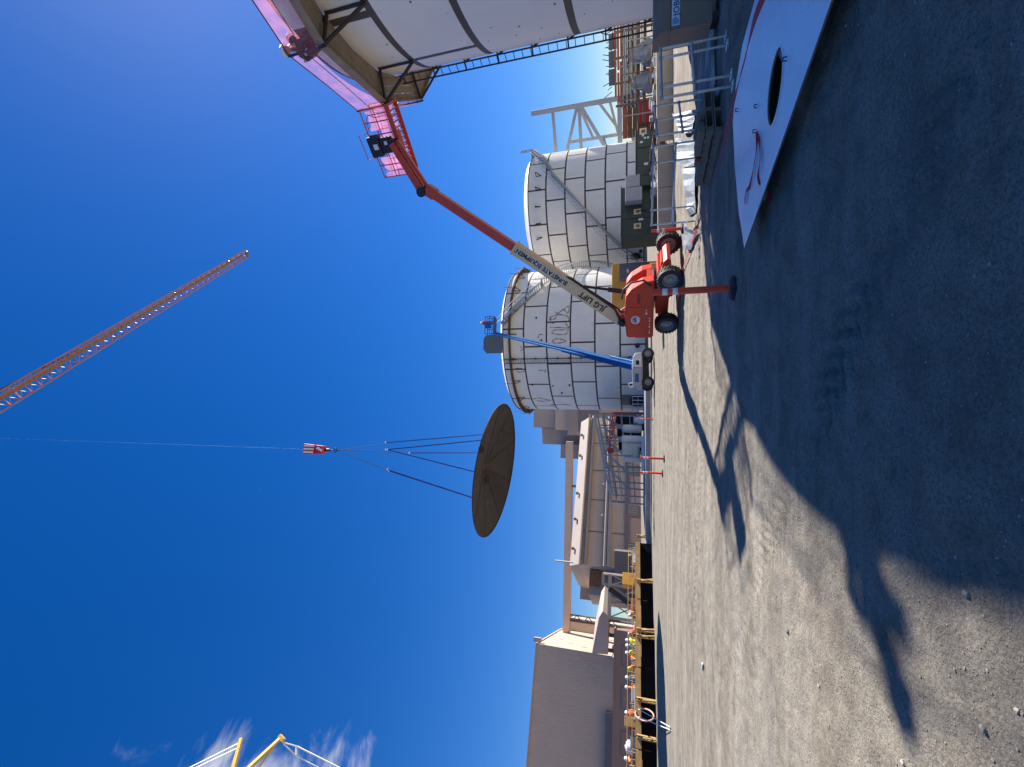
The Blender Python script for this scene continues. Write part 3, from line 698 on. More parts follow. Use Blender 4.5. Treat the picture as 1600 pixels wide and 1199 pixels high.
MB().lathe([(0.01, 0.06), (0.84, 0.06)], 28, p, n).build('manway_opening', M['dark_opening'], tl)
# the same on the right tank
for (x, y, r) in ((997, 380, 0.25), (1000, 372, 0.2), (1001, 392, 0.25), (993, 400, 0.75)):
    p = cyl_hit(x, y, *RC, RR); n = Vector((p.x - RC[0], p.y - RC[1], 0)).normalized()
    MB().lathe([(0.01, 0.25), (r, 0.25), (r, -0.05)], 18, p, n).build('nozzle', M['dark_steel'], tr_, True)

# ================================================================== people
def person_mesh(J, shirt, trousers, name):
    ED = [('pelvis', 'belly'), ('belly', 'chest'), ('chest', 'neck'), ('neck', 'head'), ('head', 'crown')]
    for s in 'lr': ED += [('pelvis', 'hip' + s), ('hip' + s, 'knee' + s), ('knee' + s, 'ankle' + s), ('ankle' + s, 'toe' + s), ('chest', 'sh' + s), ('sh' + s, 'el' + s), ('el' + s, 'wr' + s), ('wr' + s, 'hand' + s)]
    RAD = {'pelvis': .15, 'belly': .14, 'chest': .165, 'neck': .06, 'head': .095, 'crown': .085, 'hip': .1, 'knee': .068, 'ankle': .05, 'toe': .045, 'sh': .075, 'el': .052, 'wr': .038, 'hand': .04}
    ks = list(J); ix = {k: i for i, k in enumerate(ks)}
    me = bpy.data.meshes.new(name); me.from_pydata([J[k] for k in ks], [(ix[a], ix[b]) for a, b in ED], [])
    o = bpy.data.objects.new(name, me); COL.objects.link(o)
    o.modifiers.new('s', 'SKIN'); o.modifiers.new('u', 'SUBSURF').levels = 1
    for k in ks:
        sv = me.skin_vertices[0].data[ix[k]]; r = RAD[k if k in RAD else k[:-1]]; sv.radius = (r, r * (0.8 if k in ('chest', 'belly', 'pelvis') else 1)); sv.use_root = k == 'pelvis'
    dg = bpy.context.evaluated_depsgraph_get()
    m2 = bpy.data.meshes.new_from_object(o.evaluated_get(dg)); bpy.data.objects.remove(o)
    m2.name = name; m2.materials.clear()
    for q in (shirt, trousers, M['skin'], M['black_plain']): m2.materials.append(q)
    segs = [(Vector(J[a]), Vector(J[b]), 1 if (a[:3] in ('pel', 'hip', 'kne') and b[:3] in ('hip', 'kne', 'ank')) else 3 if a[:3] == 'ank' else 2 if a in ('neck', 'head') or a[:2] == 'wr' else 0) for a, b in ED]
    for p in m2.polygons:
        c = p.center; best = None
        for a, b, k in segs:
            ab = b - a; f = max(0, min(1, (c - a).dot(ab) / ab.length_squared)); d = (c - a - ab * f).length
            if best is None or d < best[0]: best = (d, k)
        p.material_index = best[1]; p.use_smooth = True
    return m2
def pose(kind):
    J = {'pelvis': (0, 0, .95), 'belly': (0, .01, 1.1), 'chest': (0, .0, 1.32), 'neck': (0, .02, 1.5), 'head': (0, .04, 1.6), 'crown': (0, .04, 1.7)}
    for s, x in (('l', -1), ('r', 1)):
        J.update({'hip' + s: (.1 * x, 0, .88), 'knee' + s: (.12 * x, .03, .49), 'ankle' + s: (.12 * x, -.01, .09), 'toe' + s: (.13 * x, .15, .04),
                  'sh' + s: (.19 * x, 0, 1.42), 'el' + s: (.25 * x, .04, 1.13), 'wr' + s: (.2 * x, .22, .98), 'hand' + s: (.18 * x, .30, .96)})
    if kind == 'bend':
        for k, v in {'belly': (0, .06, 1.08), 'chest': (0, .22, 1.24), 'neck': (0, .36, 1.35), 'head': (0, .43, 1.41), 'crown': (0, .50, 1.48)}.items(): J[k] = v
        for s, x in (('l', -1), ('r', 1)): J.update({'sh' + s: (.19 * x, .28, 1.28), 'el' + s: (.24 * x, .4, 1.0), 'wr' + s: (.17 * x, .5, .78), 'hand' + s: (.15 * x, .55, .7)})
    if kind == 'crouch':
        J = {'pelvis': (0, 0, .36), 'belly': (0, .05, .5), 'chest': (0, .14, .70), 'neck': (0, .2, .86), 'head': (0, .24, .95), 'crown': (0, .25, 1.04)}
        for s, x in (('l', -1), ('r', 1)):
            J.update({'hip' + s: (.12 * x, .04, .34), 'knee' + s: (.2 * x, .42, .48), 'ankle' + s: (.17 * x, .12, .09), 'toe' + s: (.18 * x, .27, .04),
                      'sh' + s: (.2 * x, .14, .80), 'el' + s: (.29 * x, .26, .56), 'wr' + s: (.2 * x, .44, .52), 'hand' + s: (.17 * x, .52, .5)})
    return J
PCACHE = {}
def helmet_mesh():
    mb = MB(); mb.lathe([(.155, -.02), (.135, 0.0), (.132, .05), (.11, .105), (.06, .14), (.005, .15)], 14); o = mb.build('hard_hat', M['white'], None, True); me = o.data; bpy.data.objects.remove(o); return me
HELM = {}
def person(label, loc, face, kind, shirt, hat, group=None, trousers='jeans', scale=1.0):
    key = (kind, shirt, trousers)
    if key not in PCACHE: PCACHE[key] = person_mesh(pose(kind), M[shirt], M[trousers], 'person')
    o = bpy.data.objects.new('person', PCACHE[key]); COL.objects.link(o); o.location = loc; o.rotation_euler = (0, 0, face); o.scale = (scale,) * 3
    tag(o, label, 'person', group)
    if hat not in HELM:
        HELM[hat] = helmet_mesh(); HELM[hat].materials.clear(); HELM[hat].materials.append(M[hat])
    J = pose(kind); hd, cr = Vector(J['head']), Vector(J['crown'])
    h = bpy.data.objects.new('hard_hat', HELM[hat]); COL.objects.link(h); h.parent = o; h.location = hd.lerp(cr, 0.45); h.rotation_euler = ((cr - hd).to_track_quat('Z', 'Y')).to_euler()
    return o
# worker on the near platform, behind the netting
wa = math.radians(180 + 7)
person('worker in dark clothes and white hard hat crouching on the pink-netted platform', nearp(wa, 6.12, ZP + 0.055), PI / 2 + 0.3, 'crouch', 'shirt_dark', 'white', trousers='shirt_dark', scale=1.15)

# ================================================================== red boom lift
LB = Vector((3.6, 16.4, gz(3.6, 16.4)))
lift = thing('boom_lift', 'orange-red boom lift with cream lower boom reaching up to the near tank', 'boom lift', LB)
u = Vector((0.593, -0.806, 0)).normalized()
F = frame(LB, u)                                       # x: forward along the chassis, y: to its left
def wheel_meshes(r, wdt, name_t, lugs=22):
    mb = MB(); h = wdt / 2
    mb.lathe([(r * .58, -h * .9), (r * .74, -h), (r * .9, -h * .98), (r * .955, -h * .8), (r * .955, h * .8), (r * .9, h * .98), (r * .74, h), (r * .58, h * .9), (r * .58, -h * .9)], 36, ax=(0, 1, 0))
    for k in range(lugs):                              # chevron lugs
        for s in (-1, 1):
            a = 2 * PI * (k + (0.5 if s > 0 else 0)) / lugs; da = 2 * PI / lugs
            def P(rr, yy, an): return (rr * math.cos(an), yy, rr * math.sin(an))
            vs = [P(r * .93, s * .01, a + da * .35), P(r * .93, s * .01, a + da * .78), P(r * .90, s * h * 1.0, a + da * .38), P(r * .90, s * h * 1.0, a - da * .05)]
            vs += [P(r * 1.0, s * .01, a + da * .40), P(r * 1.0, s * .01, a + da * .73), P(r * .985, s * h * .97, a + da * .33), P(r * .985, s * h * .97, a)]
            mb.add(vs, [(0, 1, 2, 3), (7, 6, 5, 4), (0, 4, 5, 1), (1, 5, 6, 2), (2, 6, 7, 3), (3, 7, 4, 0)])
    o = mb.build(name_t, M['black'], None, True); ty = o.data; bpy.data.objects.remove(o)
    mb = MB(); 
    for s in (-1, 1): mb.lathe([(r * .6, s * h * .88), (r * .56, s * h * .92), (r * .52, s * h * .7), (r * .48, s * h * .25), (r * .2, s * h * .22), (r * .18, s * h * .5), (.005, s * h * .5)], 28, ax=(0, 1, 0))
    for k in range(9):
        a = 2 * PI * k / 9
        for s in (-1, 1): mb.lathe([(.016, s * h * .2), (.016, s * h * .34), (.001, s * h * .34)], 6, (r * .3 * math.cos(a), 0, r * .3 * math.sin(a)), (0, 1, 0))
    o = mb.build('rim', M['rim'], None, True); ri = o.data; bpy.data.objects.remove(o)
    return ty, ri
ty, ri = wheel_meshes(0.42, 0.32, 'tyre')
for sx in (-1, 1):
    for sy in (-1, 1):
        p = F @ Vector((1.05 * sx, 0.95 * sy, 0))
        e = bpy.data.objects.new('wheel', ty); COL.objects.link(e); e.parent = lift
        e.location = Vector((p.x, p.y, gz(p.x, p.y) + 0.41)) - LB; e.rotation_euler = (0, random.uniform(0, 1), math.atan2(u.y, u.x) + (0.12 if sx > 0 else 0)); e.rotation_mode = 'XYZ'
        q = bpy.data.objects.new('rim', ri); COL.objects.link(q); q.parent = e
mb = MB(F); mb.box(-1.0, 1.0, -0.5, 0.5, 0.36, 0.80); mb.box(-1.25, 1.25, -0.34, 0.34, 0.42, 0.70); mb.build('chassis', M['lift_red'], lift, bevel=0.03)
mb = MB(F)
mb.prism([(0.95, .70), (1.30, .62), (1.42, .52), (1.42, .40), (0.95, .40)], (0, -0.42, 0), (1, 0, 0), (0, 0, 1), (0, 1, 0), 0.84)
mb.build('chassis_nose', M['lift_red'], lift, bevel=0.02)
for sx in (-1, 1):
    mb = MB(F); mb.bar((1.05 * sx, -0.82, 0.43), (1.05 * sx, 0, 0.50), 0.17, 0.16, w2=0.24, h2=0.26); mb.bar((1.05 * sx, 0, 0.50), (1.05 * sx, 0.82, 0.43), 0.24, 0.26, w2=0.17, h2=0.16)
    mb.build('axle', M['lift_red'], lift, bevel=0.02)
mb = MB(F); mb.lathe([(0.62, .79), (0.62, .90), (.01, .90)], 32); mb.build('slewing_ring', M['black_plain'], lift, True)
# turntable, turned along the boom
b = Vector((0.86, -0.51, 0)).normalized()
TF = frame(LB, b)                                      # x: towards the boom tip; y: left; the yard sees the y < 0 side
side = [(-1.62, .90), (-1.62, 1.80), (-1.52, 1.84), (-0.70, 1.90), (-0.02, 1.84), (0.22, 1.66), (0.44, 1.28), (0.48, .90)]
for sy, nm in ((-1, 'hood'), (1, 'engine_hood')):
    mb = MB(TF); y0 = -1.05 if sy < 0 else 0.42
    mb.prism([(a, z) for a, z in side], (0, y0, 0), (1, 0, 0), (0, 0, 1), (0, 1, 0), 0.63)
    hood = mb.build(nm, M['lift_red'], lift, bevel=0.05)
    if sy < 0:
        mb = MB(TF); mb.box(-1.3, 0.30, -1.056, -1.045, 1.30, 1.306); mb.box(-0.45, -0.44, -1.056, -1.045, 1.0, 1.8); mb.build('panel_gap', M['black_plain'], hood)
        mb = MB(TF); q = frame(TF @ Vector((-0.92, -1.058, 1.52)), b)
        mb = MB(q); ringp = [(0.155, 0), (0.155, 0.004), (0.13, 0.004), (0.13, 0)]
        mb.lathe(ringp, 30, (0, 0, 0), (0, -1, 0)); mb.box(-0.09, 0.09, -0.004, 0.0, -0.10, -0.05)
        lg = mb.build('logo', M['white'], hood)
        mb = MB(q); mb.lathe([(.125, 0.003), (0.005, 0.003)], 24, (0, 0, 0), (0, -1, 0)); mb.build('logo_disc', M['grey_box'], lg)
        mb = MB(q); mb.prism([(-0.09, -0.03), (-0.04, .05), (-0.015, .02), (.02, .085), (.1, -0.03)], (0, -0.004, 0), (1, 0, 0), (0, 0, 1), (0, -1, 0), 0.003); mb.build('logo_emblem', M['red'], lg)
        mb = MB(TF)
        for i in range(5): mb.box(-0.30 + i * 0.07, -0.26 + i * 0.07, -1.056, -1.045, 1.36, 1.46)
        mb.build('vent_slots', M['black_plain'], hood)
        mb = MB(TF)
        for i, ww in enumerate((.05, .02, .06, .03, .05, .04)): mb.box(-1.45 + i * 0.11, -1.45 + i * 0.11 + ww, -1.056, -1.045, 1.02, 1.06)
        mb.box(-0.72, -0.66, -1.056, -1.045, 1.12, 1.18); mb.box(-0.60, -0.56, -1.056, -1.045, 1.13, 1.17)
        mb.build('decal', M['white'], hood)
mb = MB(TF)
mb.prism([(-1.70, .92), (-1.70, 1.55), (-1.50, 1.55), (-1.50, .92)], (0, -0.95, 0), (1, 0, 0), (0, 0, 1), (0, 1, 0), 1.9); mb.build('counterweight', M['boom_red'], lift, bevel=0.06)
mb = MB(TF); mb.box(-1.5, 0.45, -0.415, 0.415, 0.90, 1.12)
mb.prism([(-1.45, 1.1), (-1.45, 2.1), (-1.05, 2.1), (-0.4, 1.1)], (0, -0.34, 0), (1, 0, 0), (0, 0, 1), (0, 1, 0), 0.06)
mb.prism([(-1.45, 1.1), (-1.45, 2.1), (-1.05, 2.1), (-0.4, 1.1)], (0, 0.28, 0), (1, 0, 0), (0, 0, 1), (0, 1, 0), 0.06)
mb.build('turntable', M['boom_red'], lift)
mb = MB(TF); mb.tube([(0.30, -1.07, 1.0), (0.52, -1.07, 1.25), (0.46, -1.07, 1.66), (0.22, -1.05, 1.93), (-0.12, -1.02, 1.98)], 0.035, 8); mb.build('bumper_bar', M['black_plain'], lift, True)
mb = MB(TF); mb.box(-0.66, -0.58, -1.0, -0.9, 1.86, 2.02); mb.build('beacon', M['black_plain'], lift)
# boom
P0 = Vector((2.45, 16.95, 1.98)); P1 = Vector((7.08, 14.2, 8.78)); bd = (P1 - P0).normalized()
PM = P0 + (P1 - P0) * 0.564
bw = Vector((0, 0, 1)).cross(bd).normalized(); bu = bd.cross(bw)      # bw: to the left of the boom, bu: above it
mb = MB(); mb.bar(P0 - bd * 0.1, PM, 0.36, 0.44, up=bu); base = mb.build('base_boom', M['boom_cream'], lift, bevel=0.02)
mb = MB(); mb.bar(PM - bd * 0.3, P1 - bd * 0.15, 0.27, 0.32, up=bu); fly = mb.build('fly_boom', M['boom_red'], lift, bevel=0.015)
mb = MB(); mb.bar(PM - bd * 0.06, PM + bd * 0.03, 0.40, 0.48, up=bu); mb.build('boom_collar', M['boom_cream'], base)
sf = -bw                                               # the side that faces the yard
for txt, f0, sz, mm, sx in (('JLG LIFT', 0.165, 0.30, M['black_plain'], 1.0), ('SUNSTATE EQUIPMENT', 0.515, 0.235, M['black_plain'], 0.93)):
    o = P0 + (PM - P0) * f0 + sf * 0.186 - bu * 0.09
    if txt[0] == 'S':
        text_part(txt, sz, o - sf * 0.002, bd, bu, M['white'], base, 'lettering_outline', 0.003, 0.026, sx)
    text_part(txt, sz, o, bd, bu, mm, base, 'lettering', 0.004, 0.011, sx)
mb = MB()
mb.tube([P0 - bd * 0.15 + sf * 0.25 + bu * 0.1, P0 + sf * 0.3 + bu * 0.02, P0 + bd * 0.5 + sf * 0.24 - bu * 0.26, P0 + bd * 1.4 + sf * 0.17 - bu * 0.28, P0 + bd * 2.5 + sf * 0.14 - bu * 0.27, P0 + bd * 2.7 + sf * 0.12 - bu * 0.2], 0.045, 8)
mb.tube([P0 - bd * 0.2 - bu * 0.05, P0 + bd * 0.4 - bu * 0.30 + sf * .1, P0 + bd * 1.7 - bu * 0.27 + sf * .1], 0.035, 8)
mb.build('hose_track', M['black'], base, True)
cy0 = TF @ Vector((-0.35, 0, 1.18)); cy1 = P0 + bd * 1.95 - bu * 0.24
mb = MB(); mb.tube([cy0, cy0.lerp(cy1, 0.6)], 0.09, 14); mb.tube([cy0.lerp(cy1, 0.58), cy1], 0.05, 12); mb.build('lift_cylinder', M['black_plain'], lift, True)
mb = MB(); mb.tube([P0 - bw * 0.45, P0 + bw * 0.45], 0.11, 14); mb.bar(P0 - bd * 0.32 - bu * 0.1, P0 + bd * 0.12, 0.42, 0.34, up=bu); mb.build('boom_pivot', M['black_plain'], lift, bevel=0.03)
# jib
BK = Vector((8.82, 13.90, 9.78))                       # middle of the basket's near side, at floor level
jd = (BK - Vector((0.1, -0.1, -0.05)) - P1)
mb = MB(); mb.bar(P1 - bd * 0.35, P1 + bd * 0.05, 0.33, 0.4, up=bu); mb.build('boom_head', M['boom_red'], lift, bevel=0.03)
K0 = P1 + bd * 0.12 + bu * 0.16
mb = MB(); mb.tube([K0 - bw * 0.22, K0 + bw * 0.22], 0.17, 16); mb.bar(P1, K0, 0.3, 0.26); mb.build('jib_knuckle', M['black_plain'], lift, True)
K1 = BK + Vector((-0.22, -0.20, 0.10)); jn = (K1 - K0).normalized(); jw = Vector((0, 0, 1)).cross(jn).normalized(); ju = jn.cross(jw)
for s in (-0.16, 0.16):
    mb = MB(); mb.bar(K0 + ju * 0.0 + jw * s, K1 + jw * s * 0.8, 0.10, 0.20, up=ju); mb.build('jib_arm', M['boom_red'], lift, bevel=0.01)
mb = MB(); mb.bar(K0 - ju * 0.24 + jw * 0.02, K1 - ju * 0.22, 0.16, 0.12, up=ju); mb.build('jib_link', M['boom_red'], lift, bevel=0.01)
mb = MB(); mb.tube([K0 + ju * 0.16, K1 + ju * 0.12], 0.035, 10); mb.build('jib_cylinder', M['galv'], lift, True)
# basket
be = Vector((0.70, -0.714, 0)).normalized(); bg_ = Vector((0.714, 0.70, 0)).normalized()
BF = frame(BK, be, bg_)
bk = MB(BF); bk.box(-1.18, 1.18, 0.0, 0.07, -0.04, 0.12); bk.box(-1.18, 1.18, 0.76, 0.83, -0.04, 0.12); bk.box(-1.18, -1.10, 0.07, 0.76, -0.04, 0.12); bk.box(1.10, 1.18, 0.07, 0.76, -0.04, 0.12)
basket = bk.build('basket_sill', M['boom_red'], lift)
fl = MB(BF)
for i in range(12): fl.box(-1.09 + i * 0.182, -1.09 + i * 0.182 + 0.05, 0.07, 0.76, 0.0, 0.03)
fl.box(-0.35, 0.35, 0.07, 0.30, -0.035, -0.002)
fl.build('basket_floor', M['boom_red'], basket)
rl = MB(BF)
for z, r in ((1.10, 0.024), (0.58, 0.018)):
    rl.tube([(-1.15, 0.03, z), (1.15, 0.03, z), (1.15, 0.80, z), (-1.15, 0.80, z)], r, 8, True)
for x in (-1.15, -0.72, -0.32, 0.32, 0.72, 1.15):
    rl.tube([(x, 0.03, 0.1), (x, 0.03, 1.1)], 0.02, 8); rl.tube([(x, 0.80, 0.1), (x, 0.80, 1.1)], 0.02, 8)
for s in (-1, 1): rl.tube([(s * 0.95, 0.03, 0.12), (s * 0.95, 0.03, 0.85), (s * 0.80, 0.03, 0.98), (s * 0.45, 0.03, 1.02)], 0.016, 6)
rl.tube([(-0.42, 0.03, 1.1), (-0.42, -0.1, 1.42), (0.42, -0.1, 1.42), (0.42, 0.03, 1.1)], 0.018, 8)
rl.build('basket_rails', M['boom_red'], basket, True)
cb = MB(BF); cb.box(-0.38, 0.30, -0.14, 0.10, 0.72, 1.18); cb.box(-0.30, 0.22, -0.10, 0.10, 0.25, 0.72); cb.box(-0.15, 0.15, -0.25, 0.05, 0.05, 0.3)
ctl = cb.build('control_box', M['black_plain'], lift, bevel=0.03)
MB(BF).box(-0.12, 0.06, -0.146, -0.141, 0.80, 0.98).build('placard', M['reflect'], ctl)
MB(BF).box(-0.02, 0.10, -0.106, -0.101, 0.42, 0.54).build('placard', M['reflect'], ctl)
for (x0, x1, yy, z0, z1) in ((-1.14, -0.45, 0.05, 0.12, 1.0), (0.45, 1.14, 0.05, 0.12, 0.95), (-1.14, 1.14, 0.78, 0.2, 1.05)):
    nb = MB(BF); vs, fs = [], []
    for iz in range(6):
        for ix in range(11):
            f, h = ix / 10, iz / 5
            vs.append((x0 + (x1 - x0) * f, yy + 0.035 * math.sin(7 * f + 4 * h) * math.sin(PI * h), z0 + (z1 - z0) * h - 0.07 * math.sin(PI * f) * h + 0.03 * math.sin(f * 17)))
    for iz in range(5):
        for ix in range(10): q = iz * 11 + ix; fs.append((q, q + 1, q + 12, q + 11))
    nb.add(vs, fs); nb.build('basket_netting', M['net'], basket, True)
nb = MB(BF); nb.add([(-1.15, 0.05, 0.15), (-1.15, 0.78, 0.15), (-1.16, 0.78, 1.0), (-1.13, 0.42, 0.9), (-1.16, 0.05, 1.02)], [(0, 1, 2, 3, 4)]); nb.add([(1.15, 0.05, 0.15), (1.15, 0.78, 0.15), (1.16, 0.78, 1.0), (1.13, 0.42, 0.9), (1.16, 0.05, 1.02)], [(0, 1, 2, 3, 4)]); nb.build('basket_netting', M['net'], basket)

# ================================================================== blue boom lift in front of the left tank
QB = Vector((1.1, 36.4, 0.0))
bl = thing('boom_lift', 'blue boom lift with white and grey body raised to the rim of the rust-marked tank', 'boom lift', QB)
BFm = frame(QB, (1, 0.15, 0))
ty2, ri2 = wheel_meshes(0.46, 0.34, 'tyre', 16)
for sx in (-1, 1):
    for sy in (-1, 1):
        p = BFm @ Vector((1.15 * sx, 0.9 * sy, 0)); e = bpy.data.objects.new('wheel', ty2); COL.objects.link(e); e.parent = bl
        e.location = Vector((p.x, p.y, 0.46)) - QB; e.rotation_euler = (0, 0, 0.15); q = bpy.data.objects.new('rim', ri2); COL.objects.link(q); q.parent = e; q.data = ri2
mb = MB(BFm); mb.box(-1.35, 1.35, -0.7, 0.7, 0.42, 0.82); mb.build('chassis', M['black_plain'], bl, bevel=0.03)
mb = MB(BFm); mb.prism([(-1.5, .92), (-1.55, 1.3), (-1.35, 1.62), (0.0, 1.68), (0.05, .92)], (0, -0.95, 0), (1, 0, 0), (0, 0, 1), (0, 1, 0), 1.9); hd = mb.build('hood', M['grey_box'], bl, bevel=0.06)
mb = MB(BFm); mb.box(-1.15, -0.45, -0.956, -0.94, 1.15, 1.45); mb.build('blue_decal', M['blue'], hd)
mb = MB(BFm); mb.prism([(0.052, .92), (0.052, 1.68), (0.9, 1.60), (1.22, 1.42), (1.25, .92)], (0, -0.97, 0), (1, 0, 0), (0, 0, 1), (0, 1, 0), 1.94); h2 = mb.build('cowl', M['offwhite'], bl, bevel=0.06)
MB(BFm).box(0.25, 0.6, -0.976, -0.965, 1.12, 1.38).build('cowl_opening', M['dark_opening'], h2)
mb = MB(BFm)
for i in range(14): mb.box(-1.5 + i * 0.19, -1.5 + i * 0.19 + 0.1, -0.965, -0.90, 0.86, 0.93)
mb.build('hazard_stripe', M['yellow'], bl)
mb = MB(BFm); mb.tube([(-1.45, -0.5, 1.55), (-1.5, -0.5, 1.85), (-1.2, -0.5, 1.95), (-1.1, -0.5, 1.6)], 0.04, 8); mb.build('hose_loop', M['offwhite'], bl, True)
q0 = A(991, 573, 36.4); q1 = A(880, 545, 41.5); q2 = A(772, 521, 47.0)
mb = MB(); mb.bar(q0, q1, 0.5, 0.55); mb.build('base_boom', M['blue'], bl, bevel=0.02)
mb = MB(); mb.bar(q0.lerp(q1, 0.9), q2, 0.36, 0.4, w2=0.3, h2=0.3); fb = mb.build('fly_boom', M['blue'], bl)
mb = MB(); up = Vector((-0.03, 0, 0.30)); mb.bar(q0.lerp(q1, 0.55) + up, q2 + up * 0.7, 0.12, 0.10); mb.build('boom_cable_tray', M['blue_light'], fb)
mb = MB(); mb.bar(q0 + V(0.3, -0.1, -0.3), q0.lerp(q1, 0.32) + V(0.3, 0, -0.1), 0.16, 0.16); mb.build('lift_cylinder', M['blue_light'], bl)
bb = q2 + V(0.2, 0.1, -0.1); Q = frame(bb, (1, 0.1, 0)); mb = MB(Q)
mb.box(-0.3, 1.7, -0.45, 0.45, 0, 0.1)
for z in (0.55, 1.1):
    mb.tube([(-0.3, -0.45, z), (1.7, -0.45, z), (1.7, 0.45, z), (-0.3, 0.45, z)], 0.04, 6, True)
for x in (-0.3, 0.35, 1.0, 1.7):
    for y in (-0.45, 0.45): mb.tube([(x, y, 0.1), (x, y, 1.1)], 0.04, 6)
mb.build('basket', M['blue'], bl)
MB(Q).box(0.3, 0.9, -0.60, -0.46, 0.35, 1.0).build('control_box', M['blue'], bl)
person('worker in red shirt standing in the raised blue lift basket', bb + V(1.1, 0.15, 0.1), 0.2, 'stand', 'hi_red', 'white')
pp = [(0, 0), (0, 2.1), (0.5, 2.55), (1.9, 2.55), (2.3, 2.2), (2.3, 0)]
c0 = A(785, 552, 51.2)
sh = MB().prism(pp, c0, (1, 0.05, 0), (0, 0.02, 1), (-0.05, 1, 0), 0.05).build('steel_sheet', M['grey_dark']); tag(sh, 'dark grey steel sheet standing up at the rim of the rust-marked tank', 'steel sheet')

# ================================================================== cone roof hanging from the crane
DC = D(776, 733, 35.0); DR = 5.5
vx = Vector((DC.x, DC.y, 0)).normalized(); vr = Vector((vx.y, -vx.x, 0))          # away from the yard, and to its right
nrm = (Vector((0, 0, 1)) + vr * math.tan(math.radians(5.6)) - vx * math.tan(math.radians(1.5))).normalized()
ex = (vr - nrm * vr.dot(nrm)).normalized(); ey = nrm.cross(ex)
DF = frame(DC, ex, ey, nrm)
dish = thing('cone_roof', 'shallow brown-bottomed cone roof hanging in the air from blue slings', 'tank roof', DC)
NP = 9; HC = 1.15
dm = {}
for k in range(NP):
    a0 = 2 * PI * k / NP + 0.35; a1 = a0 + 2 * PI / NP + 0.015; lift_k = 0.012 * (k % 2)
    mb = MB(DF); n = 12
    prof = [(0.12, HC - 0.02), (1.8, HC * 0.68), (3.6, HC * 0.36), (DR, 0.0)]
    for top in (0, 1):
        mb.m = top
        vs, fs = [], []
        for r, z in prof:
            for j in range(n + 1):
                c = a0 + (a1 - a0) * j / n; vs.append((r * math.cos(c), r * math.sin(c), z + lift_k + (0.02 if top else 0)))
        for i in range(3):
            for j in range(n):
                q = i * (n + 1) + j; fs.append((q, q + 1, q + n + 2, q + n + 1) if top else (q + n + 1, q + n + 2, q + 1, q))
        mb.add(vs, fs)
    mb.build('roof_plate', [M['roof_under'] if k % 2 else M['roof_under_dark'], M['paint_white']], dish)
    lp = MB(DF); lp.bar((0.3 * math.cos(a0), 0.3 * math.sin(a0), HC * 0.94 - 0.03), (DR * math.cos(a0), DR * math.sin(a0), -0.03), 0.03, 0.02); lp.build('lap_seam', M['seam_near'], dish)
mb = MB(DF); mb.lathe([(DR - 0.07, -0.025), (DR + 0.015, -0.025), (DR + 0.015, 0.05), (DR - 0.02, 0.05), (DR - 0.02, 0.0), (DR - 0.07, -0.025)], 96); mb.build('rim_angle', M['roof_under_dark'], dish)
mb = MB(DF); mb.lathe([(0.3, HC - 0.06), (0.3, HC + 0.06), (.01, HC + 0.06)], 20); mb.lathe([(0.3, HC - 0.06), (0.01, HC - 0.06)], 20); mb.build('centre_plate', M['rust'], dish)
for (x, y) in ((748, 702), (760, 751)):
    best = None
    for rr in np.linspace(0.3, 5.2, 50):
        for c in np.linspace(0, 2 * PI, 90):
            p = DF @ Vector((rr * math.cos(c), rr * math.sin(c), HC * (1 - rr / DR))); d = (p - EYE).normalized() - ray(x, y).normalized()
            if best is None or d.length < best[0]: best = (d.length, rr, c)
    _, rr, c = best
    mb = MB(DF); mb.lathe([(0.30, -0.16), (0.30, 0.1), (0.25, 0.1), (0.25, -0.16), (0.30, -0.16)], 20, (rr * math.cos(c), rr * math.sin(c), HC * (1 - rr / DR))); nzl = mb.build('roof_nozzle', M['rust'], dish, True)
    mb = MB(DF); mb.lathe([(0.25, -0.05), (0.005, -0.05)], 20, (rr * math.cos(c), rr * math.sin(c), HC * (1 - rr / DR) - 0.06)); mb.build('nozzle_mouth', M['dark_opening'], nzl)
HK = D(525, 704, 35.0)
blk = thing('hook_block', 'red and white crane hook block on thin ropes above the hanging roof', 'hook block', HK)
HT = D(476, 702, 35.0); L = (HT - HK).length
mb = MB(frame(HK, vr, None)); 
mb.prism([(-0.45, L * .62), (-0.5, L * .98), (0.5, L * .98), (0.42, L * .62)], (0, -0.35, 0), (1, 0, 0), (0, 0, 1), (0, 1, 0), 0.7); body = mb.build('sheave_housing', M['hook_red'], blk, bevel=0.08)
mb = MB(frame(HK, vr, None))
for i in range(3): mb.box(-0.38 + i * 0.3, -0.22 + i * 0.3, -0.36, -0.345, L * .63, L * .95)
mb.build('white_stripe', M['white'], body)
mb = MB(frame(HK, vr, None)); mb.prism([(-0.4, L * .36), (-0.42, L * .6), (0.42, L * .6), (0.36, L * .34)], (0, -0.3, 0), (1, 0, 0), (0, 0, 1), (0, 1, 0), 0.6); b2 = mb.build('ballast_block', M['hook_red'], blk, bevel=0.1)
mb = MB(frame(HK, vr, None)); mb.prism([(-0.2, L * .38), (0.1, L * .58), (0.25, L * .5), (0.0, L * .36)], (0, -0.312, 0), (1, 0, 0), (0, 0, 1), (0, -1, 0), 0.01); mb.build('white_flash', M['white'], b2)
mb = MB(frame(HK, vr, None)); mb.lathe([(0.1, L * .36), (0.14, L * .3), (0.14, L * .2), (0.08, L * .18)], 14)
mb.tube([(0, 0, L * .2), (0, 0, L * .08)] + [(0.17 * math.sin(t), 0, 0.09 - 0.17 * math.cos(t) + 0.02) for t in np.linspace(-0.3 + PI, -0.3 + PI - 4.6, 12)], 0.06, 8)
mb.build('hook', M['dark_steel'], blk, True)
JT = Vector((-7.0, 34.25, 88.6))
mb = MB()
mb.tube([HT, JT], 0.004, 5)
mb.build('hoist_rope', M['wire'], blk)
